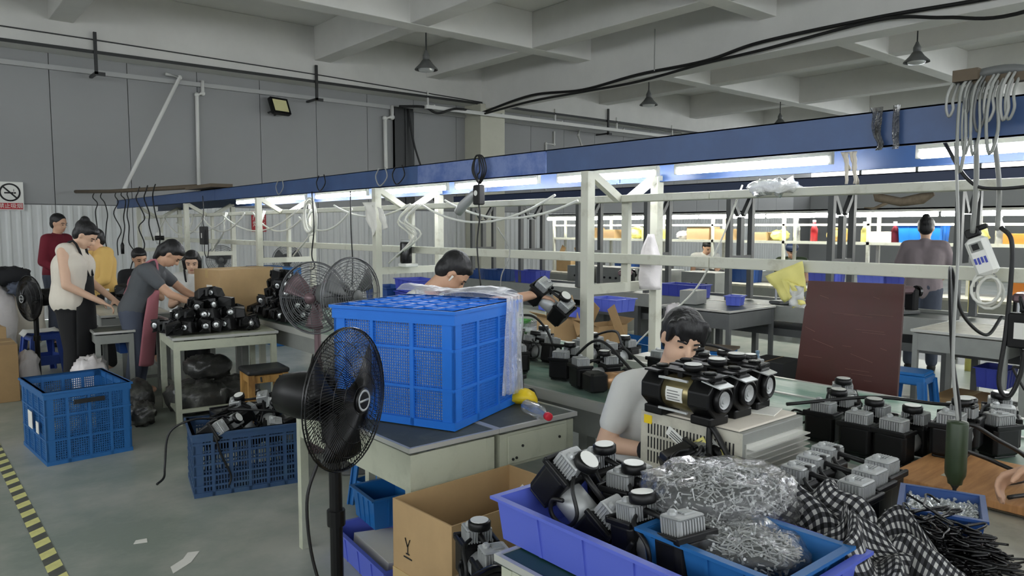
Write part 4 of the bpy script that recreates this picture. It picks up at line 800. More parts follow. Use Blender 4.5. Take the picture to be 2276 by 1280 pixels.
for k, (x, y, z, r, m, lb) in enumerate(((.9, 11.2, .45, (.3, .3, .45), 'bag_white', 'big white woven sack against the far left wall'), (1.28, 11.5, .42, (.25, .25, .42), 'shirt_cream', 'cream sack standing beside the big white one'), (1.15, 11.2, .98, (.22, .2, .12), 'shirt_black', 'dark garment thrown over the sacks at far left'), (1.25, 11.0, .84, (.15, .12, .08), 'jeans', 'bluish cloth hanging below the dark garment'))): sack(['woven_sack', 'woven_sack', 'garment', 'garment'][k], lb, (x, y, z), r, m, 21+k, .05, 'sack' if k < 2 else 'garment')
# two wire fans by the bench
fan('wire_fan', 'grey industrial fan with concentric wire guard left of the big crate', (2.33, 5.02, 0), math.radians(-142), 1.09, .26, 'fan_grey', .0024, 'ring', .2, mm='mauve_metal')
fan('wire_fan', 'second industrial wire fan half hidden behind the big crate', (2.33, 4.42, 0), math.radians(-75), 1.15, .25, 'fan_grey', .0022, 'ring', .2, mm='grey_dark')
for k, (x, y, lb) in enumerate(((4.7, 11.0, 'pale wire fan standing far behind the third portal'), (3.9, 11.6, 'pale wire fan farthest back near the wall'))): fan('wire_fan', lb, (x, y, 0), math.radians(-110), 1.1, .22, 'fan_grey', .002, 'ring', .18, mm='grey_dark')
# ================================================================ things hanging on line 1
for k, (a, b, s) in enumerate((((3.2, 3.2, 1.76), (3.2, 4.6, 1.8), .12), ((3.2, 3.4, 1.8), (3.2, 4.9, 1.77), .15), ((3.15, 5.0, 1.78), (3.15, 6.3, 1.8), .1), ((3.12, 5.9, 1.76), (3.12, 7.0, 1.7), .16), ((3.12, 6.9, 1.7), (3.12, 8.2, 1.76), .17), ((3.12, 7.0, 1.78), (3.1, 9.1, 1.74), .2), ((3.1, 8.4, 1.76), (3.1, 9.9, 1.74), .2), ((3.1, 9.0, 1.7), (3.1, 11.0, 1.66), .14), ((3.1, 9.8, 1.74), (3.1, 11.6, 1.74), .25))):
    tag(MB().tube(sag(a, b, s, 14), .0085, 6).build('white_cable', 'cable_white', None, True), 'white cable sagging between posts under the upper rail, number of hanging loops from the right: '[:57]+', '+['nearest to the camera', 'second nearest', 'above the black cylinder', 'right of the fan tops', 'above the carton right end', 'longest one above the carton', 'above the woman in white', 'above the bending woman', 'farthest'][k], 'cable', 'white cables sagging under the upper rail')
rn = random.Random(8)
for k, y in enumerate((5.05, 4.95, 6.9, 8.1, 9.3, 10.6, 11.9)):
    pts = [(3.2, y, 1.78), (3.16+rn.uniform(-.05, .05), y+rn.uniform(-.1, .1), 1.66), (3.14, y+rn.uniform(-.2, .2), 1.55), (3.15, y+rn.uniform(-.15, .3), 1.45+rn.uniform(-.1, .05))]
    tag(MB().tube(catmull(pts, 5), .008, 5).tube(catmull([V(p)+V((.02, .05*i, -.02*i)) for i, p in enumerate(pts)], 5), .008, 5).build('cable_end', 'cable_white', None, True), 'loose white cable ends dangling below the upper rail, '+['nearest', 'behind the nearest', 'by the third portal', 'left of the third portal', 'above the seated women', 'near the small camera', 'farthest'][k], 'cable', 'loose white cable ends')
def coil(c, r, n, axis, m, name, label, tr=.008, parent=None):
    pts = []; rr = random.Random(len(label))
    for i in range(n*14+1):
        a = 2*PI*i/14; q = r*(1+.12*math.sin(i*.37)); p = V((0, q*math.cos(a), q*1.25*math.sin(a))) if axis == 'x' else V((q*math.cos(a), q*math.sin(a), 0))
        pts.append(V(c)+p+V((.012*math.sin(i*.2), .01*math.sin(i*.3), .01*math.cos(i*.23))))
    o = MB().tube(pts, tr, 5).build(name, m, parent, True); return tag(o, label, 'cable')
coil((3.0, 6.5, 1.7), .12, 4, 'x', 'cable_white', 'cable_coil', 'coil of white cable tied to the upper rail above the big fan')
def adapter(label, p, zt, zb, s=(.05, .07, .13), lab=True, loop=True):
    t = thing('power_adapter', label, 'adapter', p)
    MB().cbox((0, 0, 0), s, .006).build('case', 'black_plastic', t)
    if lab: MB().b2(-s[0]/2-.001, -s[0]/2, -.018, .018, -.03, .03).build('rating_label', 'label_white', t)
    MB().tube(catmull([(0, 0, s[2]/2), (-.005, .01, s[2]/2+.06), (0, -.01, (s[2]/2+zt-p[2])/2), (0, 0, zt-p[2])], 5), .005, 6).build('upper_cord', 'black_rubber', t, True)
    lo = [(0, 0, -s[2]/2), (0, -.01, -s[2]/2-.07), (0, .02, (-s[2]/2+zb-p[2])/2), (0, -.02, zb-p[2])]
    if loop: lo = [(0, 0, -s[2]/2), (0, 0, -s[2]/2-.1), (0, -.09, -s[2]/2-.16), (0, -.15, -s[2]/2-.06), (0, -.12, .02), (0, -.02, .1)]
    MB().tube(catmull(lo, 6), .005, 6).build('lower_cord', 'black_rubber', t, True)
    return t
a = adapter('black power adapter hanging from the scuffed middle of the blue beam', (2.955, 3.86, 1.81), 2.05, 1.2, lab=False, loop=False)
for k in range(3): MB().tube(catmull([(0, -.01*k, .07), (-.01, -.05-.02*k, .15), (-.012, -.02-.02*k, .24), (-.01, .02, .245), (0, .05+.01*k, .16), (0, .01, .08)], 5), .005, 5).build('cord_loop', 'black_rubber', a, True)
MB().lathe([(.018, 0), (.018, .002)], 14, TR((-.026, 0, .01), ry=-PI/2)).build('round_mark', 'label_white', a)
adapter('black power adapter with a white label hanging above the woman in white', (2.95, 9.36, 1.5), 1.98, 1.2, (.06, .16, .22))
t = thing('grey_handset', 'grey foil wrapped duct piece hanging left of the black adapter', 'duct piece', (2.955, 3.98, 1.77)); MB().tube([(0, .11, -.07), (0, .06, -.03), (0, -.06, .04), (0, -.1, .06)], [.03, .035, .03, .02], 10).build('body', 'silver', t, True)
# black cylinder lamp on its base
t = thing('black_cylinder_device', 'black cylindrical device with a white foot on the second portal', 'device', (3.2, 5.15, 1.28)); MB().lathe([(.045, .03), (.048, .05), (.048, .19), (.044, .2)], 18).build('cylinder', 'black_gloss', t, True); MB().lathe([(.046, .2), (.046, .215), (.04, .22)], 18).build('cap', 'silver', t, True); MB().cbox((.02, 0, .015), (.12, .12, .03), .006).build('foot', 'white_plastic', t)
# papers and bags
def sheet(name, label, pts, m, nx=8, amp=.012, seed=0, cat='paper', solid=.0015):
    a, b, c, d = [V(p) for p in pts]; n = (b-a).cross(d-a).normalized()
    o = MB().grid(lambda u, v: a.lerp(b, u).lerp(d.lerp(c, u), v)+n*amp*noise.noise(V((u*3+seed, v*3, seed))), nx, nx).build(name, m, None, True, solid=solid); return tag(o, label, cat)
sheet('yellow_note', 'large yellow paper sheet pinned to the rail, tilted corner up', [(3.235, 1.955, 1.365), (3.23, 1.765, 1.445), (3.225, 1.735, 1.31), (3.225, 1.845, 1.245)], 'paper_yellow', seed=1, amp=.02)
sheet('yellow_note', 'smaller yellow paper hanging below the pinned sheet', [(3.215, 1.86, 1.36), (3.215, 1.755, 1.33), (3.2, 1.725, 1.25), (3.2, 1.79, 1.225)], 'paper_yellow', seed=4, amp=.03)
sheet('plastic_pocket', 'clear plastic pocket over the lower yellow paper', [(3.205, 1.81, 1.33), (3.205, 1.74, 1.33), (3.19, 1.725, 1.235), (3.19, 1.8, 1.235)], 'film_milky', seed=6, amp=.03)
sheet('white_strip', 'white cloth strip hanging at the second portal', [(2.96, 5.42, 1.8), (2.96, 5.2, 1.8), (2.96, 5.2, 1.58), (2.96, 5.26, 1.52)], 'paper', seed=8, amp=.03); sheet('white_strip', 'narrow white strip right of the second portal post', [(2.96, 5.18, 1.76), (2.96, 5.1, 1.74), (2.96, 5.02, 1.6), (2.96, 5.1, 1.58)], 'paper', seed=9, amp=.02)
def hbag(u, v): a = 2*PI*u; r = .018+.05*min(1, v*2.2); k = noise.noise(V((math.cos(a)*2, math.sin(a)*2, v*6)))*.012; return V((3.4+(r+k)*.8*math.cos(a), 2.8+(r+k)*math.sin(a), 1.56-.32*v))
tag(MB().grid(hbag, 22, 14).build('hanging_bag', 'bag_white', None, True, solid=.002), 'white plastic bag hanging on the rail beside the nearest portal', 'bag')
t = thing('tape_strut', 'strips of cream tape tying the blue beam to the upper rail', 'tape', (3.0, 1.45, 1.77))
for k in range(4): MB().grid(lambda u, v: V((.0+.06*v*(k % 2)+.008*noise.noise(V((u*2+k, v*5, 1))), -.03+.017*k+.018*u*(1-.3*v)+.008*noise.noise(V((k, v*4, 3))), .135-(.13 if k < 3 else .07)*v)), 3, 8).build('tape_strip', 'shirt_cream', t, True, solid=.002)
tag(pillow((3.25, 1.93, 1.79), .09, .12, .035, 3, .03, 24, 12).build('plastic_bag', 'film_milky', None, True), 'clear plastic bag lying on the upper rail above the yellow notes', 'bag')
# tape tangle on the blue beam
t = thing('tape_tangle', 'strips of black shiny tape stuck over the blue beam', 'tape', (2.96, 1.3, 1.9)); rn = random.Random(2)
for k, (yc, wd, sd) in enumerate(((.03, .05, 1.), (-.045, .026, 4.))):
    MB().grid(lambda u, v: V((-.004-.012*abs(noise.noise(V((u*5+sd, v*3, sd)))), yc+wd*(u-.5)*(1+.35*noise.noise(V((sd, v*3, u))))-.03*v*(u > .5)*(1-k)+.012*noise.noise(V((v*4, sd, 2))), .162-.165*v)), 10, 14).build('tape_wrap', 'film_tape', t, True)
# switch box and adapter at right
t = thing('switch_box', 'white hand sized power unit with a black plug hanging at right', 'power unit', (3.2, 1.02, 1.49), rx=math.radians(-22))
MB().cbox((0, 0, 0), (.05, .075, .15), .012).build('case', 'white_plastic', t); MB().b2(-.0265, -.0255, -.022, .022, .02, .055).build('switch', 'grey_paint', t); MB().b2(-.0275, -.0263, -.01, .014, .026, .05).build('rocker', 'black_plastic', t)
for k in range(4): MB().b2(-.0265, -.0256, -.02+.012*k, -.012+.012*k, -.03+.003*(k % 2), -.004).build('printed_mark', 'violet_dark', t)
MB().cbox((0, 0, .095), (.03, .05, .035), .005).cbox((.002, -.03, .105), (.022, .05, .02), .004).build('plug', 'black_plastic', t)
MB().tube([(0, .02, -.075), (0, .025, -.09), (0, -.02, -.09), (0, -.015, -.075)], .003, 5).build('bail', 'cable_grey', t)
cable('white_lead', [(3.18, 1.05, 1.58), (3.1, 1.02, 1.75), (3.02, 1.0, 1.9), (2.98, 1.0, 2.06)], .009, 'cable_grey', 'thick grey lead rising from the white power unit'); cable('white_lead', [(3.22, .98, 1.59), (3.15, .96, 1.75), (3.04, .95, 1.92), (2.98, .95, 2.08)], .009, 'cable_grey', 'second thick grey lead rising beside the first one')
coil((3.2, 1.0, 1.36), .045, 3, 'x', 'cable_white', 'cable_coil', 'small white cable coil hanging below the power unit', .006)
cable('black_lead', [(3.19, .96, 1.6), (3.18, .92, 1.55), (3.18, .915, 1.4), (3.17, .92, 1.2), (3.16, .93, 1.02), (3.17, .9, .97), (3.18, .87, 1.05), (3.18, .86, 1.15)], .008, 'black_rubber', 'thick black lead dropping from the plug in a loop to the labelled adapter')
adapter('black labelled adapter cut by the right picture edge', (3.19, .875, 1.22), 1.3, 1.0, (.05, .085, .13), True, False)
# cable bundle with wood block on top of the beam
t = thing('cable_bundle', 'dusty cable bundle with a wooden block on top of the blue beam at right', 'cable bundle', (2.95, .95, 2.05))
MB().b2(-.04, .04, .02, .1, .06, .1).b2(-.02, .02, -.3, .06, .04, .07).build('wood_block', 'wood_dark', t)
rn = random.Random(6)
for k in range(10):
    y = .09-.02*k+rn.uniform(-.014, .014); L = rn.choice((.06, .09, .12, .16, .2, .26)); w_ = rn.uniform(.003, .02)
    MB().tube(catmull([(-.02, y, .07), (-.05, y+.01, .02), (-.055, y+w_, -L*.5), (-.05, y+w_*.3, -L), (-.055, y-w_, -L*.6), (-.045, y-w_*.5, .0), (0, y-w_, .075)], 5), rn.choice((.004, .005, .006)), 5).build('cable', rn.choice(('cable_grey', 'grey_dark', 'grey_paint', 'grey_dark')), t, True)
MB().tube(catmull([(0, .1, .07), (0, -.05, .085), (.02, -.2, .06), (.02, -.6, .05)], 5), .02, 6).build('cable_trunk', 'grey_dark', t, True)
cable('black_lead', [(2.98, .9, 2.12), (2.98, .5, 2.15), (2.98, 0, 2.12)], .007, 'black_rubber', 'black lead running right from the cable bundle'); cable('black_lead', [(3.1, 1.15, 1.95), (3.1, 1.05, 1.78), (3.1, .95, 1.74), (3.1, .7, 1.76)], .007, 'black_rubber', 'black lead sagging below the tubes at right')
for k, (y, z) in enumerate(((5.05, 1.95), (6.1, 1.97), (7.0, 2.0), (4.8, 2.03))):
    cable('thin_wire', [(2.96, y, 2.06), (2.945, y-.05, 1.98), (2.945, y+.06, 1.92), (2.945, y+.12, 1.99), (2.95, y+.08, 2.055)], .005, 'black_rubber' if k % 2 else 'cable_grey', 'thin wire loop over the blue beam '+['above the second portal', 'above the wire fan', 'left of the wire fan', 'right of the second portal'][k])
cable('thin_wire', [(2.95, 5.6, 1.9), (2.95, 5.6, 1.6), (2.97, 5.62, 1.3), (2.95, 5.6, 1.12)], .005, 'black_rubber', 'thin black wire hanging straight left of the second portal'); cable('thin_wire', [(2.96, 6.35, 1.92), (2.95, 6.3, 1.6), (2.96, 6.38, 1.35), (2.95, 6.3, 1.25), (2.96, 6.42, 1.2)], .006, 'black_rubber', 'thin black wire hanging with a knot near the wire fan')
cable('thin_wire', [(2.98, 3.7, 1.6), (3.0, 3.6, 1.45), (2.95, 3.62, 1.3), (2.97, 3.66, 1.2)], .004, 'cable_grey', 'thin grey wire hanging in front of the reaching man')
# dangling cords and poles at the far end
t = thing('roof_pole', 'brown wooden pole resting along the far end of the blue beam', 'pole', (2.9, 12, 2.12)); MB().tube([(.05, -2.4, -.02), (-.1, 1.5, .06), (-.35, 2.9, .1)], .03, 8).build('pole', 'wood_dark', t, True)
tag(MB().b2(2.85, 3.1, 8.75, 9.7, 2.06, 2.1).build('junction_tray', 'wood_dark'), 'brown cable tray piece lying on the blue beam below the conduit', 'tray')
rn = random.Random(12)
for k in range(8):
    y = 14.2-.45*k+rn.uniform(-.2, .2); zb = rn.uniform(.85, 1.35)
    xo = 2.85-.18*max(0, y-13.4); pts = [(xo, y, 2.19), (xo-.03, y, 2.1)]; z = 2.0
    while z > zb: pts.append((xo+rn.uniform(-.05, .05), y+rn.uniform(-.14, .14), z)); z -= rn.uniform(.14, .26)
    o = MB().tube(catmull(pts, 5), .009, 5)
    if k % 2: o.tube([V(pts[-1]), V(pts[-1])-V((0, 0, .04)), V(pts[-1])-V((0, 0, .18))], [.012, .028, .024], 8)
    tag(o.build('hanging_screwdriver' if k % 2 else 'wavy_lead', 'black_rubber', None, True), ['wavy black cord at the very far end of the line', 'black screwdriver on a cord at the far end, first from the wall', 'wavy black cord above the tan person', 'black screwdriver on a cord left of the seated man', 'wavy black cord above the seated man', 'black screwdriver on a cord right of the seated man', 'wavy black cord beside the small camera', 'black screwdriver on a cord above the bending woman'][k], 'cord' if k % 2 == 0 else 'screwdriver')
t = thing('dome_camera', 'small white dome device with a black band hanging under the far rail', 'camera', (2.95, 11.3, 1.42)); MB().lathe([(.02, .12), (.05, .1), (.06, .06)], 14).build('mount', 'white_plastic', t, True); MB().lathe([(.062, .06), (.062, .0)], 14).build('band', 'black_plastic', t, True); MB().lathe([(.06, 0), (.045, -.05), (.01, -.07)], 14).build('dome', 'bottle_clear', t, True)
# compressors on the far part of the bench
for k, (x, y, a, b) in enumerate(((2.92, 3.0, 25, 0), (2.86, 2.72, -20, 0), (3.3, 3.62, 40, 0), (3.12, 3.45, 100, 10), (3.3, 3.2, 10, 0), (3.36, 3.0, 0, 0), (3.36, 2.62, 0, 0), (3.36, 2.46, 5, 0), (3.36, 2.3, 0, 0), (2.84, 3.35, 60, 0), (3.36, 2.14, -4, 0), (3.3, 3.95, 30, 0))):
    pump('compressor on the bench '+['left of the nearest cream post', 'with a copper body lying in front of the nearest post', 'far back under the reaching arm', 'with a looped hose under the reaching arm', 'directly behind the nearest cream post', 'right of the nearest cream post', 'in the pale headed row, third right of the post', 'in the pale headed row, fourth right of the post', 'in the pale headed row, fifth right of the post', 'just right of the big crate film', 'in the pale headed row behind the young man head', 'hidden deepest behind the big crate'][k], (x, y, .757), math.radians(a), math.radians(b))
t = thing('copper_motor', 'black motor with a copper coloured body lying on a clear bag', 'motor', (2.82, 2.56, .765), math.radians(-18)); MB().cbox((-.1, 0, .05), (.1, .11, .1), .012).build('housing', 'black_plastic', t); MB().cbox((.11, 0, .05), (.08, .1, .1), .012).build('housing', 'black_plastic', t); MB().cyl((-.05, 0, .05), (.07, 0, .05), .044, 18).build('body', 'copper', t, True)
tag(pillow((2.76, 2.36, .765), .1, .07, .012, 4, .02, 24, 10).build('clear_bag', 'film_clear', None, True), 'flat clear plastic bag on the green bench beside the copper motor', 'bag')
for k, pts in enumerate(([(3.1, 3.5, .8), (3.0, 3.6, 1.0), (3.05, 3.45, 1.05), (3.1, 3.35, .95), (3.12, 3.3, .8)], [(2.9, 3.0, .8), (2.95, 2.8, .98), (2.9, 2.55, .9), (2.8, 2.3, .78)], [(3.2, 3.3, .85), (3.3, 3.0, .98), (3.2, 2.8, .9), (3.0, 2.3, .77)], [(3.3, 2.6, .92), (3.4, 2.4, .96), (3.36, 2.1, .93)])):
    cable('black_hose', pts, .008, 'black_rubber', ['looped black hose under the reaching arm', 'black hose curving over the copper motor', 'long black hose crossing to the front bench edge', 'black hose lying on the pale headed row'][k])
tag(MB().b2(3.38, 3.7, 2.62, 3.05, .755, .8).b2(3.42, 3.7, 2.6, 2.95, .8, .83).build('white_foam', 'paper'), 'stack of white foam sheets on the rear of the bench', 'foam')
cable('wire_knot', [(2.75, 1.62, .77), (2.8, 1.55, .84), (2.86, 1.5, .82), (2.84, 1.58, .78), (2.9, 1.6, .83), (2.95, 1.52, .8), (2.88, 1.48, .86), (2.82, 1.5, .76)], .005, 'black_rubber', 'knot of thin black wires on the bench behind the stacked compressors')
# brown board leaning behind the bench
t = thing('brown_board', 'dark red brown scratched board leaning against the rear of the bench', 'board', (3.92, 1.62, 0), ry=math.radians(3))
MB().prism([(0, 0), (.62, 0), (.52, 1.3), (.0, 1.31)], .018, Matrix(((0, 0, 1, 0), (1, 0, 0, 0), (0, 1, 0, 0), (0, 0, 0, 1)))).build('panel', 'board_brown', t)
rn = random.Random(9)
for k in range(16):
    y = rn.uniform(.04, .5); z = rn.uniform(.78, 1.25); a = rn.choice((0, 0, PI/2, .6)); l = rn.uniform(.02, .16); MB().beam((-.0012, y, z), (-.0012, min(.52, y+l*math.cos(a)), z+l*math.sin(a)*.4), .001, .0022, (1, 0, 0)).build('scratch', 'scratch', t)
# ================================================================ between the lines and on lines 2 and 3
desk('dark worn steel table in front of the second line behind the young man head', (6.4, 4.25, 0), 0, .85, .85, .76, 'bench_dark', 'grey_dark', .16); desk('grey steel table with a worn pale top right of the brown board', (6.45, 1.85, 0), 0, .8, .7, .76, 'table_light', 'grey_paint', .14)
desk('grey steel table at the right edge in front of the second line', (6.45, 1.02, 0), 0, .8, .76, .76, 'table_light', 'grey_paint', .14)
for lb, x, y, a in (('blue plastic stool with a worn top right of the brown board', 6.2, 2.44, .1), ('blue plastic stool behind the young man head', 5.9, 4.02, .3), ('blue plastic stool left of the nearest cream portal rear post', 4.72, 4.42, .2)): put(STOOL, ST, lb, (x, y, 0), a, group='blue plastic stools')
tag(MB().b2(-.15, .15, -.15, .15, 0, .02, TR((5.9, 4.02, .466), rz=.3)).build('stool_pad', 'wood_dark'), 'brown pad on the blue stool behind the young man head', 'pad')
tag(pillow((4.72, 4.42, .5), .17, .17, .035, 5, .02, 20, 10).build('stool_pad', 'bag_grey', None, True), 'pale cloth cushion on the blue stool by the cream portal', 'cushion')
carton('brown_carton', 'brown carton under the table right of the brown board', (6.75, 2.2, 0), 0, .5, .4, .22, 'carton_dark')
bin_('parts_bin', 'dark violet bin on the shelf below the table at right', (6.9, 2.05, .3), 0, .3, .22, .16, 'violet_dark'); bin_('parts_bin', 'dark violet bin below the right edge table', (6.9, 1.45, .2), 0, .35, .3, .2, 'violet_dark')
bin_('parts_bin', 'violet blue bin standing on the right edge table', (6.8, 1.5, .765), math.radians(90), .4, .3, .12, 'violet_blue')
carton('brown_carton', 'black cardboard box on the floor between the stool and the brown board', (6.35, 3.72, 0), .1, .4, .35, .36, 'black_matte', tape=False)
t = thing('water_bottle', 'blue tinted bottle standing on the rear edge of the bench left of the brown board', 'bottle', (3.78, 2.32, .752)); MB().lathe([(.022, 0), (.024, .01), (.022, .04), (.024, .06), (.024, .09), (.01, .115), (.01, .13)], 14).build('body', 'bottle_blue', t, True); MB().lathe([(.012, .13), (.012, .145)], 12).build('cap', 'bottle_blue', t, True)
cable('thin_wire', [(7.1, 3.5, .6), (7.05, 3.45, .3), (6.8, 3.2, .1), (6.5, 2.9, .01)], .008, 'black_rubber', 'thin black wire trailing to the floor left of the brown board')
# cartons under the reaching arm
t = thing('carton_rack', 'low grey rack carrying cartons under the reaching arm', 'rack', (5.3, 5.3, 0)); MB().b2(-.3, .35, -.55, .55, .38, .41).build('shelf', 'grey_paint', t)
for x in (-.28, .33):
    for y in (-.53, .53): MB().b2(x-.02, x+.02, y-.02, y+.02, 0, .38).build('leg', 'grey_paint', t)
carton('open_carton', 'open brown carton with raised flaps under the held compressor', (5.25, 5.45, .412), math.radians(-12), .42, .34, .28, 'carton', True, flaps=True); carton('brown_carton', 'lower brown carton right of the nearest cream post', (5.35, 4.98, .412), math.radians(-8), .36, .3, .24, 'carton_dark', True, flaps=True)
bin_('parts_tray', 'bright violet blue tray tilted on the open carton', (5.2, 5.45, .72), math.radians(70), .5, .3, .1, 'violet_blue', rx=.2, cat='tray'); bin_('parts_tray', 'violet blue tray right of the nearest cream post', (5.7, 5.2, .74), math.radians(90), .4, .3, .13, 'violet_blue', cat='tray')
bin_('parts_bin', 'green plastic bin below the reaching arm', (5.1, 6.1, .3), .3, .34, .3, .3, 'green'); bin_('parts_bin', 'large blue bin on the floor behind the cream portal', (6.3, 5.35, .0), math.radians(88), .7, .45, .36, 'stool_blue', ribs=5); bin_('parts_bin', 'second large blue bin on the floor left of the cream portal', (5.6, 6.4, 0), math.radians(88), .6, .4, .34, 'stool_blue', ribs=5)
sack('plastic_sack', 'clear blue plastic sheet bundled on the floor bins', (5.3, 6.0, .52), (.22, .3, .06), 'film_milky', 31)
sack('plastic_sack', 'pale plastic sack leaning behind the cream portal rear post', (6.3, 4.85, .55), (.1, .1, .25), 'bag_white', 33)
cable('white_lead', [atX(1650, 412, 3.35), atX(1600, 540, 3.45), atX(1540, 650, 3.55), atX(1440, 738, 3.68), atX(1392, 790, 3.7)], .005, 'cable_white', 'white cable rising behind the cream portal rear post')
# boxes on the second line
IT = [(7.62, 8.6, .5, .3, .2, 'violet_dark', 'violet bin on the second line behind the reaching arm'), (7.62, 9.4, .45, .3, .18, 'bin_blue', 'blue bin on the second line left of the reaching man face'), (7.6, 5.7, .55, .32, .16, 'violet_dark', 'violet bin on the second line left of the young man head'), (7.6, 10.1, .5, .3, .16, 'bin_blue', 'blue bin on the second line near its far end')]
for x, y, L, W, H, m, lb in IT: bin_('parts_bin', lb, (x, y, .732), math.radians(90), L, W, H, m)
for y, lb in ((8.5, 'seen through the nearest cream portal at left'), (7.85, 'seen through the nearest cream portal at right'), (7.0, 'below the far man in white'), (6.2, 'left of the yellow notes')):
    t = thing('machine_cabinet', 'pale grey machine cabinet behind the second line, '+lb, 'cabinet', (8.75, y, 0)); MB().b2(-.2, .2, -.28, .28, 0, .98).build('case', 'grey_paint', t, bevel=.006); MB().b2(-.206, -.2, -.24, .24, .1, .9).build('door', 'grey_paint', t)
    for k in range(3): MB().cyl((-.206, -.15+k*.12, .82), (-.22, -.15+k*.12, .82), .018, 10).build('knob', 'black_plastic', t)
bin_('parts_bin', 'stacked violet bins left of the second portal, upper one', (4.6, 7.2, .87), math.radians(80), .5, .32, .14, 'violet_dark'); bin_('parts_bin', 'white dotted violet bin below the upper one left of the second portal', (4.6, 7.2, .73), math.radians(80), .5, .32, .13, 'violet_dark')
desk('grey table behind the second portal carrying violet bins', (4.3, 6.7, 0), 0, .6, 1.6, .72, 'bench_dark', 'grey_paint', .1)
bin_('parts_bin', 'long blue bin on the grey table behind the carton', (4.6, 7.8, .73), math.radians(85), .6, .34, .16, 'bin_blue')
tag(MB().b2(3.9, 4.3, 9.6, 10.6, 0, 1.05).build('blue_cabinet', 'stool_blue', None, bevel=.01), 'tall blue cabinet standing behind the carton near the wall', 'cabinet')
def sewing(label, x, y, z=.76, a=0):
    t = thing('bench_machine', label, 'machine', (x, y, z), a, 'small machines on the second line'); MB().cbox((0, 0, .02), (.3, .16, .04), .01).build('bed', 'grey_dark', t); MB().cbox((.11, 0, .14), (.08, .12, .22), .015).build('column', 'black_plastic', t); MB().cbox((-.02, 0, .24), (.26, .1, .08), .02).build('arm', 'mauve_metal', t); MB().cyl((-.12, 0, .05), (-.12, 0, .2), .012, 8).build('needle_bar', 'silver_bright', t); MB().cyl((.16, 0, .22), (.19, 0, .22), .06, 16).build('handwheel', 'black_gloss', t)
for k, (y, lb) in enumerate(((2.15, 'dark bench machine behind the white power unit'), (3.15, 'dark bench machine behind the brown board'), (4.45, 'dark bench machine left of the yellow notes'), (6.8, 'dark bench machine right of the nearest cream post'), (7.6, 'dark bench machine behind the nearest cream post'))): sewing(lb, 7.75, y, .735, rn.uniform(-.4, .4))
carton('grey_box', 'small grey plastic box on the dark table behind the young man head', (6.75, 4.95, .765), .2, .26, .2, .15, 'grey_paint', tape=False); bin_('parts_bin', 'small violet bin on the dark table behind the young man head', (6.95, 4.55, .765), .3, .2, .16, .1, 'violet_blue')
tag(MB().tube([(7.72, 3.5, 2.11), (7.72, 3.42, 1.9), (7.72, 3.2, 1.85), (7.72, 3.0, 1.88), (7.72, 2.9, 1.92)], [.02, .05, .045, .055, .02], 9).tube([(7.72, 3.3, 1.86), (7.7, 3.45, 1.79), (7.7, 3.55, 1.8)], [.02, .015, .006], 6).build('driftwood', 'driftwood', None, True), 'twisted brown cable bundle hanging under the second line housing', 'cable bundle')
# far shelf goods on line 3
def goods(kind, y, m, label, s=1.):
    z = 1.396
    if kind == 'box': carton('shelf_carton', label, (10.33, y, z), 0, .3, .34*s, .16*s, m, tape=False)
    elif kind == 'bin': bin_('shelf_bin', label, (10.33, y, z), math.radians(90), .6*s, .32, .22, m)
    elif kind == 'bottle':
        t = thing('shelf_bottle', label, 'bottle', (10.28, y, z)); MB().lathe([(.05, 0), (.05, .16*s), (.02, .22*s), (.02, .25*s)], 12).build('body', m, t, True); MB().lathe([(.024, .25*s), (.024, .28*s)], 10).build('cap', 'white_plastic', t, True)
    else: sack('shelf_bag', label, (10.3, y, z+.08*s), (.12, .12*s, .08*s), m, y, .03)
for g in (('box', 9.95, 'carton', 'brown carton on the far shelf behind the nearest cream post', 1.2), ('box', 9.4, 'carton_dark', 'dark carton on the far shelf just right of the nearest cream post', 1), ('bag', 8.8, 'paper_yellow', 'yellow package on the far shelf behind the hanging white bag', 1.3), ('box', 8.4, 'paper_yellow', 'yellow box on the far shelf right of the hanging white bag', 1.1), ('bag', 7.75, 'bag_white', 'white bag on the far shelf above the seated man in white', .9), ('box', 7.4, 'carton', 'long carton on the far shelf above the seated man in white', 1.3), ('box', 6.95, 'carton', 'second carton on the far shelf right of the long one', 1.1), ('box', 6.3, 'carton', 'low carton on the far shelf left of the red bottle', .8), ('bag', 6.0, 'paper_yellow', 'cream bag on the far shelf left of the green bottle', 1), ('bottle', 5.72, 'bottle_clear', 'clear green topped bottle on the far shelf', 1.2), ('bottle', 5.45, 'red', 'red bottle on the far shelf above the man in the cap', 1.1), ('bag', 5.1, 'cloth_tan', 'tan sack on the far shelf right of the red bottle', 1.2), ('bottle', 4.72, 'paper_yellow', 'yellow bottle on the far shelf left of the blue bin', 1), ('box', 4.5, 'paper', 'white box on the far shelf left of the blue bin', .9), ('bottle', 4.32, 'shirt_maroon', 'dark red bottle on the far shelf touching the blue bin', 1), ('bin', 3.98, 'crate_bright', 'bright blue bin on the far shelf left of the standing woman head', .85), ('bag', 3.4, 'paper_yellow', 'pale yellow bag on the far shelf right of the standing woman head', 1.4), ('bottle', 3.1, 'bottle_clear', 'clear bottle on the far shelf between grey posts', 1.3), ('box', 2.9, 'orange', 'orange box on the far shelf at right', .8), ('bottle', 2.65, 'bottle_clear', 'tall clear bottle on the far shelf at the right edge', 1.4)): goods(*g)
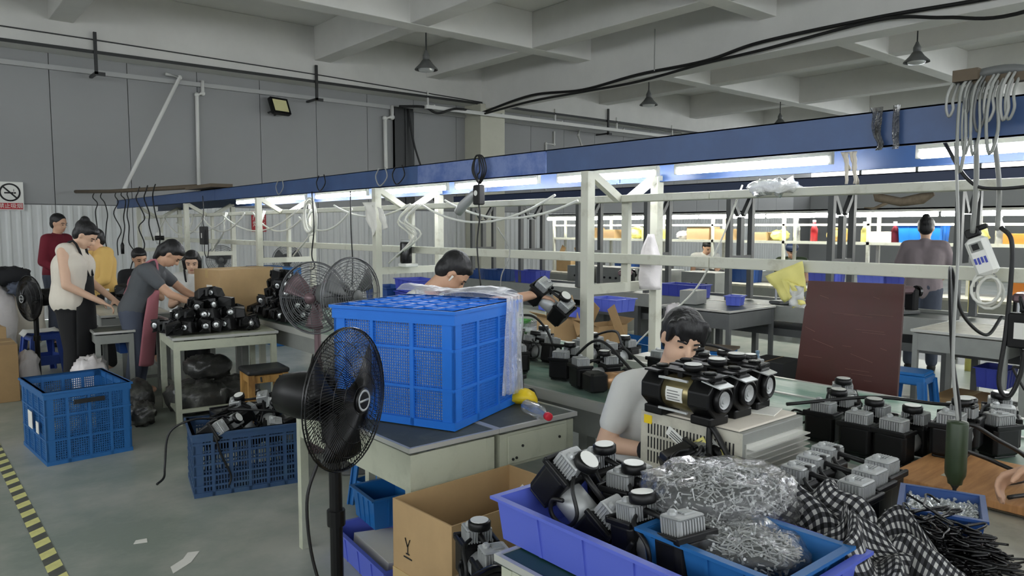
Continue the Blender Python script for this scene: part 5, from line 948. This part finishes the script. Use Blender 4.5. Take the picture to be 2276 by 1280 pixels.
for k, (y, m) in enumerate(((8.9, 'bin_blue'), (8.2, 'grey_dark'), (6.5, 'bin_blue'), (5.2, 'violet_dark'), (4.5, 'violet_blue'), (4.15, 'violet_dark'), (2.7, 'orange'), (9.8, 'grey_dark'))): bin_('parts_bin', 'bin on the far bench '+['right of the nearest cream post', 'behind the hanging white bag', 'right of the seated man in white', 'right of the man in the cap', 'above the brown board', 'left of the standing woman', 'at right behind the white power unit', 'left of the nearest cream post'][k], (10.2, y, .752), math.radians(90), .4, .3, .24, m)
carton('brown_carton', 'open yellowish carton on the far bench left of the nearest cream post', (10.2, 10.4, .752), 0, .35, .4, .3, 'carton', True, flaps=True)
rn = random.Random(5)
for k in range(12): put(SH, ST, 'black part in the small pile on the far bench before the man in white', (9.95+rn.uniform(-.1, .1), 6.95+rn.uniform(-.25, .25), .75+.04*(k % 3)), rn.uniform(-3, 3), rn.uniform(-.4, .4), 0, 'black parts before the far man in white')
tag(MB().cyl((9.2, 3.0, .0), (9.2, 3.0, 1.55), .05, 12).build('wrapped_post', 'paper_yellow', None, True), 'pale yellow wrapped post right of the standing woman', 'post')
# ================================================================ people
def capsule(mb, p0, r0, p1, r1, n=14):
    p0, p1 = V(p0), V(p1); d = p1-p0; L = max(d.length, 1e-5); M = frame(p0, p1) if d.length > 1e-5 else Matrix.Translation(p0)
    pr = [(max(.0006, r0*math.cos(a)), r0*math.sin(a)) for a in [-PI/2+PI/2*i/5 for i in range(6)]]+[(max(.0006, r1*math.cos(a)), L+r1*math.sin(a)) for a in [PI/2*i/5 for i in range(6)]]
    mb.lathe(pr, n, M)
def remesh(mb, name, m, parent, vox, smooth=4):
    o = mb.build(name, m, parent, True); k = o.modifiers.new('remesh', 'REMESH'); k.mode = 'VOXEL'; k.voxel_size = vox; k.use_smooth_shade = True
    if smooth: s = o.modifiers.new('smooth', 'SMOOTH'); s.iterations = smooth; s.factor = .5
    return o
def hand(mb, wrist, dirn, palmn, side, curl=.6, spread=.012, s=1.):
    """palm and five fingers; dirn points along the hand, palmn out of the palm, side +1 when the thumb lies towards dirn x palmn"""
    d = V(dirn).normalized(); n = (V(palmn)-d*V(palmn).dot(d)).normalized(); t = d.cross(n)*side; w = V(wrist)
    for k in (-1.5, -.5, .5, 1.5): capsule(mb, w+t*k*.012*s, .014*s, w+d*.085*s+t*k*.019*s, .0105*s, 8)
    for k, L in zip((1.5, .5, -.5, -1.5), (.068, .078, .072, .055)):
        b = w+d*.088*s+t*k*.019*s; q = b; dd = d.copy(); r = .0092*s
        for j in range(3):
            a = curl*(.5+.35*j); dd = (dd*math.cos(a)+n*math.sin(a)).normalized(); e = q+dd*L*s*(.44, .32, .24)[j]; capsule(mb, q, r, e, r*.9, 8); q = e; r *= .9
    b = w+d*.02*s+t*.026*s; e = b+(d*.55+t*.7+n*.35).normalized()*.045*s; capsule(mb, b, .013*s, e, .011*s, 8); capsule(mb, e, .011*s, e+(d*.8+t*.1+n*.55).normalized()*.034*s, .009*s, 8)
def person(label, loc, rz, J, wear, hair='short', fat=0., vox=.011, skin='skin', s=1., extra=None, hairm='hair', legs=True, fingers=True, sleeve=.5, group=None):
    """J: joints in metres, local +x is forwards, +y the left hand side, z up from the floor"""
    P = {k: V(v)*s for k, v in J.items()}
    b = MB(); pel, ch, nk, hd = P['pelvis'], P['chest'], P['neck'], P['head']
    up = (hd-nk).normalized(); hf = P.get('look', V((1, 0, 0))).normalized(); hl = up.cross(hf).normalized(); hf = hl.cross(up).normalized()
    HM = Matrix((hf, hl, up)).transposed().to_4x4(); HM.translation = hd; H = lambda x, y, z: HM @ (V((x, y, z))*s)
    tl = (P['shL']-P['shR']).normalized()
    def torso(mb, g):
        for q in (-1, 1):
            capsule(mb, pel+tl*q*.075*s, (.105+g+fat)*s, pel.lerp(ch, .5)+tl*q*.06*s, (.098+g+fat)*s); capsule(mb, pel.lerp(ch, .5)+tl*q*.06*s, (.098+g+fat)*s, ch+tl*q*.085*s, (.112+g+fat*.7)*s)
        capsule(mb, P['shL']-tl*.03*s, (.06+g)*s, P['shR']+tl*.03*s, (.06+g)*s); capsule(mb, ch, (.1+g)*s, nk-(nk-ch)*.25, (.06+g)*s)
    torso(b, 0)
    capsule(b, nk-up*.03*s, .052*s, hd-up*.05*s-hf*.012*s, .05*s)
    for q, r in (((-.008, 0, .03), (.093, .076, .09)), ((.015, 0, -.035), (.072, .062, .075)), ((.03, 0, -.075), (.048, .043, .038))):
        mb = MB(); mb.ball((0, 0, 0), tuple(v*s for v in r), 18, 12); M = HM @ Matrix.Translation(V(q)*s); b.add([M @ v for v in mb.v], mb.f)
    capsule(b, H(.083, 0, .012), .008*s, H(.1, 0, -.022), .013*s, 8)
    capsule(b, H(.068, -.022, -.058), .009*s, H(.068, .022, -.058), .009*s, 8)
    for q in (-1, 1):
        capsule(b, H(-.005, q*.078, .012), .012*s, H(-.01, q*.076, -.022), .009*s, 8)
        capsule(b, H(.074, q*.02, .026), .008*s, H(.066, q*.046, .022), .008*s, 8)
    for sd in 'LR':
        sh, el, ha = P['sh'+sd], P['el'+sd], P['ha'+sd]
        capsule(b, sh, .05*s, el, .039*s); capsule(b, el, .039*s, ha, .026*s)
        if fingers:
            pn = P.get('palm'+sd, V((0, 0, -1))); hand(b, ha, P.get('dir'+sd, ha-el), pn, 1 if sd == 'R' else -1, J.get('curl', (.6, 0, 0))[0], s=s)
        else: capsule(b, ha, .03*s, ha+(ha-el).normalized()*.09*s, .026*s)
    if legs:
        for sd, q in (('L', 1), ('R', -1)):
            hp = pel+tl*q*.085*s-V((0, 0, .03))*s; kn, ft = P['kn'+sd], P['ft'+sd]
            capsule(b, hp, .085*s, kn, .056*s); capsule(b, kn, .055*s, ft, .036*s); capsule(b, ft, .036*s, ft+V((.13, 0, -.03))*s, .032*s)
    root = remesh(b, 'person', skin, None, vox); root.location = loc; root.rotation_euler = (0, 0, rz); tag(root, label, 'person', group)
    # face details
    for q in (-1, 1):
        MB().ball(H(.08, q*.031, .006), (.006*s, .012*s, .005*s), 8, 6).build('eye', 'eye_dark', root, True); MB().tube([H(.086, q*.016, .026), H(.084, q*.034, .031), H(.07, q*.05, .026)], .0042*s, 5).build('eyebrow', hairm, root, True)
    MB().tube([H(.077, -.02, -.06), H(.083, 0, -.058), H(.077, .02, -.06)], [.003*s, .006*s, .003*s], 6).build('mouth', 'lips', root, True)
    # hair
    h = MB()
    def hb(c, r):
        mb = MB(); mb.ball((0, 0, 0), tuple(v*s for v in r), 16, 12); M = HM @ Matrix.Translation(V(c)*s); h.add([M @ v for v in mb.v], mb.f)
    hb((-.024, 0, .048), (.097, .086, .088)); hb((-.05, 0, .0), (.062, .074, .08))
    if hair in ('short', 'fringe', 'bob', 'bun', 'tail'): hb((.018, 0, .082), (.062, .07, .036))
    if hair == 'fringe':
        hb((.012, 0, .072), (.074, .08, .056))
        for q in (-.05, -.03, -.01, .01, .03, .05): capsule(h, H(.048, q, .1), .02*s, H(.078-abs(q)*.25, q*1.15, .04+.012*math.sin(q*90)), .0105*s, 8)
        for q in (-1, 1): capsule(h, H(.03, q*.07, .07), .026*s, H(.035, q*.076, .01), .012*s, 8)
    if hair in ('bun', 'tail'): hb((-.06, 0, .06), (.07, .07, .07))
    if hair == 'bun': hb((-.085, 0, .115), (.042, .042, .036))
    if hair == 'tail':
        capsule(h, H(-.09, 0, .06), .045*s, H(-.105, 0, -.03), .04*s); capsule(h, H(-.105, 0, -.03), .04*s, H(-.075, 0, -.13), .022*s)
    if hair == 'bob':
        for q in (-1, 1): capsule(h, H(.0, q*.072, .03), .034*s, H(-.015, q*.074, -.07), .024*s)
    remesh(h, 'hair', hairm, root, max(.007, vox*.8), 3)
    # clothes
    for w_, m in wear.items():
        c = MB()
        if w_ in ('shirt', 'vest'):
            torso(c, .014); capsule(c, nk-up*.06*s-hf*.01*s, .074*s, nk-up*.022*s-hf*.012*s, .062*s); capsule(c, pel+V((0, 0, -.02)), (.125+fat)*s, pel.lerp(ch, .4), (.12+fat)*s)
            if w_ == 'shirt':
                for sd in 'LR': sh, el = P['sh'+sd], P['el'+sd]; capsule(c, sh, .068*s, sh.lerp(el, sleeve), .058*s)
                if sleeve >= 1:
                    for sd in 'LR': capsule(c, P['el'+sd], .056*s, P['el'+sd].lerp(P['ha'+sd], .85), .042*s)
            remesh(c, w_, m, root, max(.009, vox), 5)
        elif w_ == 'trousers':
            for sd, q in (('L', 1), ('R', -1)):
                hp = pel+tl*q*.085*s-V((0, 0, .03))*s; capsule(c, pel+tl*q*.06*s, (.12+fat*.8)*s, hp, (.112+fat*.5)*s); capsule(c, hp, .11*s, P['kn'+sd], .075*s); capsule(c, P['kn'+sd], .074*s, P['ft'+sd]+V((0, 0, .03)), .06*s)
            remesh(c, w_, m, root, max(.012, vox), 5)
        elif w_ == 'shoes':
            for sd in 'LR': ft = P['ft'+sd]; c = MB(); capsule(c, ft+V((-.02, 0, -.035))*s, .045*s, ft+V((.15, 0, -.045))*s, .04*s); remesh(c, 'shoe', m, root, .014, 3)
        elif w_ == 'apron':
            c = MB(); fx = (.135+fat)*s
            def ap(u, v):
                a = (u-.5)*2.1; p = ch.lerp(pel, .25).lerp(pel+V((0, 0, -.48))*s, v) if legs else ch.lerp(pel+V((0, 0, -.1)), v)
                f = (ch-pel).cross(tl).normalized()
                if f.x < 0: f = -f
                return p+f*(fx*math.cos(a)+.02*v)+tl*math.sin(a)*(.17+.05*v)*s*(.62+.38*min(1, v*2.2))
            c.grid(ap, 18, 18).build('apron', m, root, True, solid=.004)
            for q in (-1, 1): MB().tube(catmull([ap(.5+q*.2, 0), P['sh'+('L' if q > 0 else 'R')]*.5+nk*.5+V((.03, 0, .075)), ch+tl*q*.06*s-V((.135, 0, .0))*s, pel.lerp(ch, .45)-V((.125, 0, 0))-tl*q*.05*s], 5), .011*s, 5).build('apron_strap', m, root, True)
    if extra: extra(root, P, H, s)
    return root
STAND = dict(pelvis=(0, 0, .92), chest=(.02, 0, 1.25), neck=(.03, 0, 1.42), head=(.06, 0, 1.55), shL=(.02, .175, 1.36), shR=(.02, -.175, 1.36), elL=(0, .23, 1.08), elR=(0, -.23, 1.08), haL=(.18, .17, .95), haR=(.18, -.17, .95), knL=(.03, .1, .48), knR=(.03, -.1, .48), ftL=(0, .11, .07), ftR=(0, -.11, .07), look=(1, 0, -.3))
SIT = dict(pelvis=(0, 0, .52), chest=(.06, 0, .86), neck=(.1, 0, 1.02), head=(.16, 0, 1.14), shL=(.07, .17, .97), shR=(.07, -.17, .97), elL=(.16, .22, .74), elR=(.16, -.22, .74), haL=(.38, .12, .8), haR=(.38, -.12, .8), knL=(.42, .12, .5), knR=(.42, -.12, .5), ftL=(.38, .12, .07), ftR=(.38, -.12, .07), look=(1, 0, -.6))
def J(base, **k): d = dict(base); d.update(k); return d
rad = math.radians
# young man bent over the foreground desk, seen three quarter from the front
def band(root, P, H, s): 
    MB().tube([P['haR'].lerp(P['elR'], .3), P['haR'].lerp(P['elR'], .02)], [.034, .032], 12).build('dark_cuff', 'shirt_black', root, True)
person('young man with a black fringe in a light grey T-shirt bending over the foreground desk', (2.48, 2.0, -.025), rad(-102),
       J(SIT, pelvis=(-.08, 0, .5), chest=(.04, 0, .86), neck=(.09, 0, 1.03), head=(.145, .01, 1.165), shL=(.06, .19, .98), shR=(.05, -.19, .97), elL=(.2, .25, .78), elR=(.04, -.29, .75), haL=(.36, .1, .82), haR=(.26, -.2, .76), look=(1, -.42, -.5), curl=(.9, 0, 0)),
       {'shirt': 'shirt_white', 'trousers': 'jeans'}, 'fringe', 0., .0075, 'skin_light', 1.0, band, sleeve=.62)
# reaching man
def bud(root, P, H, s): MB().tube([H(.005, -.088, .0), H(.012, -.09, -.035)], [.007, .004], 8).build('earbud', 'white_plastic', root, True)
person('man with a white earbud reaching his bare arm over the bench behind the big crate', (2.23, 3.76, 0), rad(-38),
       J(SIT, pelvis=(-.12, 0, .68), chest=(.08, 0, 1.02), neck=(.2, 0, 1.2), head=(.36, .0, 1.33), shL=(.14, .18, 1.15), shR=(.2, -.19, 1.14), elL=(.3, .25, .95), elR=(.55, -.22, 1.17), haL=(.5, .15, .85), haR=(.83, -.15, 1.22), look=(1, .05, -.4), dirR=(1, .05, -.2), palmR=(0, .2, -1), curl=(.75, 0, 0), knL=(.3, .12, .55), knR=(.3, -.12, .55), ftL=(.25, .12, .07), ftR=(.25, -.12, .07)),
       {'shirt': 'shirt_white', 'trousers': 'jeans'}, 'short', 0., .008, 'skin', 1.0, bud, sleeve=.3)
pump('compressor held up in the outstretched hand of the reaching man', (2.87, 3.13, 1.13), rad(-60), rad(25), rad(40))
# woman in white vest and black apron, standing at left
person('standing woman in a white sleeveless top and black apron looking down at her work', (1.27, 7.85, 0), rad(-32),
       J(STAND, chest=(.03, 0, 1.22), neck=(.06, 0, 1.39), head=(.14, 0, 1.49), elR=(.06, -.24, 1.06), elL=(.08, .22, 1.06), haR=(.3, -.12, .9), haL=(.33, .08, .9), look=(1, 0, -.75), curl=(1., 0, 0)),
       {'vest': 'shirt_cream', 'trousers': 'trousers_black', 'apron': 'apron_black', 'shoes': 'black_matte'}, 'bun', .03, .01, 'skin_light', 1.02)
# man in maroon
person('standing man in a maroon shirt with cropped hair behind the apron woman', (1.72, 11.6, 0), rad(-48),
       J(STAND, look=(1, 0, -.15)), {'shirt': 'shirt_maroon', 'trousers': 'jeans', 'shoes': 'black_matte'}, 'crop', 0., .014, 'skin', 1.06, sleeve=1.)
# person holding a hand to the face
person('person in an orange jacket raising a hand behind the apron woman', (1.82, 9.25, 0), rad(190),
       J(STAND, head=(.08, 0, 1.5), neck=(.04, 0, 1.38), elR=(.25, -.16, 1.12), haR=(.2, -.03, 1.36), elL=(.08, .24, 1.06), haL=(.25, .1, .95), look=(1, 0, -.5)), {'shirt': 'cloth_tan', 'trousers': 'trousers_black'}, 'short', 0., .012, 'skin_light', .97, sleeve=1.)
# seated man in black
person('seated man in a black shirt looking down, left of the bending woman', (2.32, 9.85, 0), rad(-98), J(SIT, pelvis=(0, 0, .58), chest=(.06, 0, .93), neck=(.1, 0, 1.09), head=(.15, 0, 1.22), shL=(.07, .17, 1.03), shR=(.07, -.17, 1.03), look=(1, .25, -.45)), {'shirt': 'shirt_black', 'trousers': 'trousers_black'}, 'short', 0., .011, 'skin', 1.)
# bending woman
person('woman in a grey T-shirt and pink apron bending over the desk with long dark hair', (1.72, 7.62, 0), rad(-30),
       J(STAND, pelvis=(.02, 0, .84), chest=(.16, 0, 1.14), neck=(.26, 0, 1.25), head=(.37, 0, 1.34), shL=(.18, .175, 1.2), shR=(.18, -.175, 1.2), elL=(.42, .2, .98), elR=(.4, -.2, .98), haL=(.66, .08, .87), haR=(.64, -.1, .87), look=(1, 0, -.8), knL=(.06, .1, .45), knR=(.06, -.1, .45), ftL=(0, .11, .07), ftR=(0, -.11, .07)),
       {'shirt': 'shirt_grey', 'trousers': 'jeans', 'apron': 'apron_pink'}, 'tail', 0., .01, 'skin', 1., sleeve=.55)
# woman behind the carton
person('woman in a white and black top facing the camera behind the brown carton', (2.62, 8.72, 0), rad(-112), J(SIT, pelvis=(0, 0, .58), chest=(.05, 0, .92), neck=(.08, 0, 1.08), head=(.13, 0, 1.21), shL=(.06, .17, 1.03), shR=(.06, -.17, 1.03), look=(1, 0, -.35)), {'shirt': 'shirt_white', 'apron': 'shirt_black', 'trousers': 'trousers_black'}, 'bob', 0., .011, 'skin_light', 1.)
# far workers
person('far seated man in a white T-shirt under the shelf, head bowed', (11.15, 7.95, 0), rad(-135), J(SIT, pelvis=(0, 0, .6), chest=(.06, 0, .93), neck=(.1, 0, 1.08), head=(.16, .02, 1.18), shL=(.07, .18, 1.03), shR=(.07, -.18, 1.03), look=(1, .3, -.9)), {'shirt': 'shirt_white', 'trousers': 'jeans'}, 'short', 0., .015, 'skin', 1.05, fingers=False)
def capx(root, P, H, s):
    c = MB(); c.ball(H(-.005, 0, .055), (.11*s, .1*s, .075*s), 16, 10).ball(H(.09, 0, .05), (.07*s, .06*s, .012*s), 12, 6); c.build('cap', 'navy_unlit_and_cap', root, True)
person('far seated man in a dark cap behind the yellow notes', (11.1, 6.25, 0), rad(-150), J(SIT, pelvis=(0, 0, .6), chest=(.06, 0, .94), neck=(.1, 0, 1.09), head=(.15, 0, 1.2), shL=(.07, .18, 1.04), shR=(.07, -.18, 1.04), look=(1, .3, -.6)), {'shirt': 'green_dark', 'trousers': 'jeans'}, 'short', 0., .015, 'skin', 1.02, capx, fingers=False)
person('standing woman in a mauve grey T-shirt and jeans seen from behind on the far line', (8.82, 3.38, 0), rad(18), J(STAND, elL=(.06, .27, 1.1), elR=(.06, -.27, 1.1), haL=(.26, .14, .98), haR=(.26, -.14, .98), look=(1, 0, -.35)), {'shirt': 'shirt_mauve', 'trousers': 'jeans', 'shoes': 'black_matte'}, 'bun', 0., .013, 'skin_light', 1.02, fingers=False, sleeve=.7)
# worker beyond the right picture edge whose hand reaches into view
person('worker at the right picture edge with a bare hand on the wooden board', (2.31, -.11, 0), rad(90),
       J(SIT, pelvis=(-.05, 0, .52), chest=(.12, 0, .88), neck=(.2, 0, 1.05), head=(.26, 0, 1.18), shL=(.14, .18, 1.0), shR=(.18, -.18, 1.0), elL=(.3, .24, .84), elR=(.46, -.26, .9), haL=(.5, .12, .8), haR=(.69, -.15, .875), dirR=(.8, .35, -.45), palmR=(-.3, .5, -.8), look=(1, 0, -.5), curl=(1.35, 0, 0)),
       {'shirt': 'shirt_grey', 'trousers': 'jeans'}, 'short', 0., .0075, 'skin', 1.05, sleeve=.55)
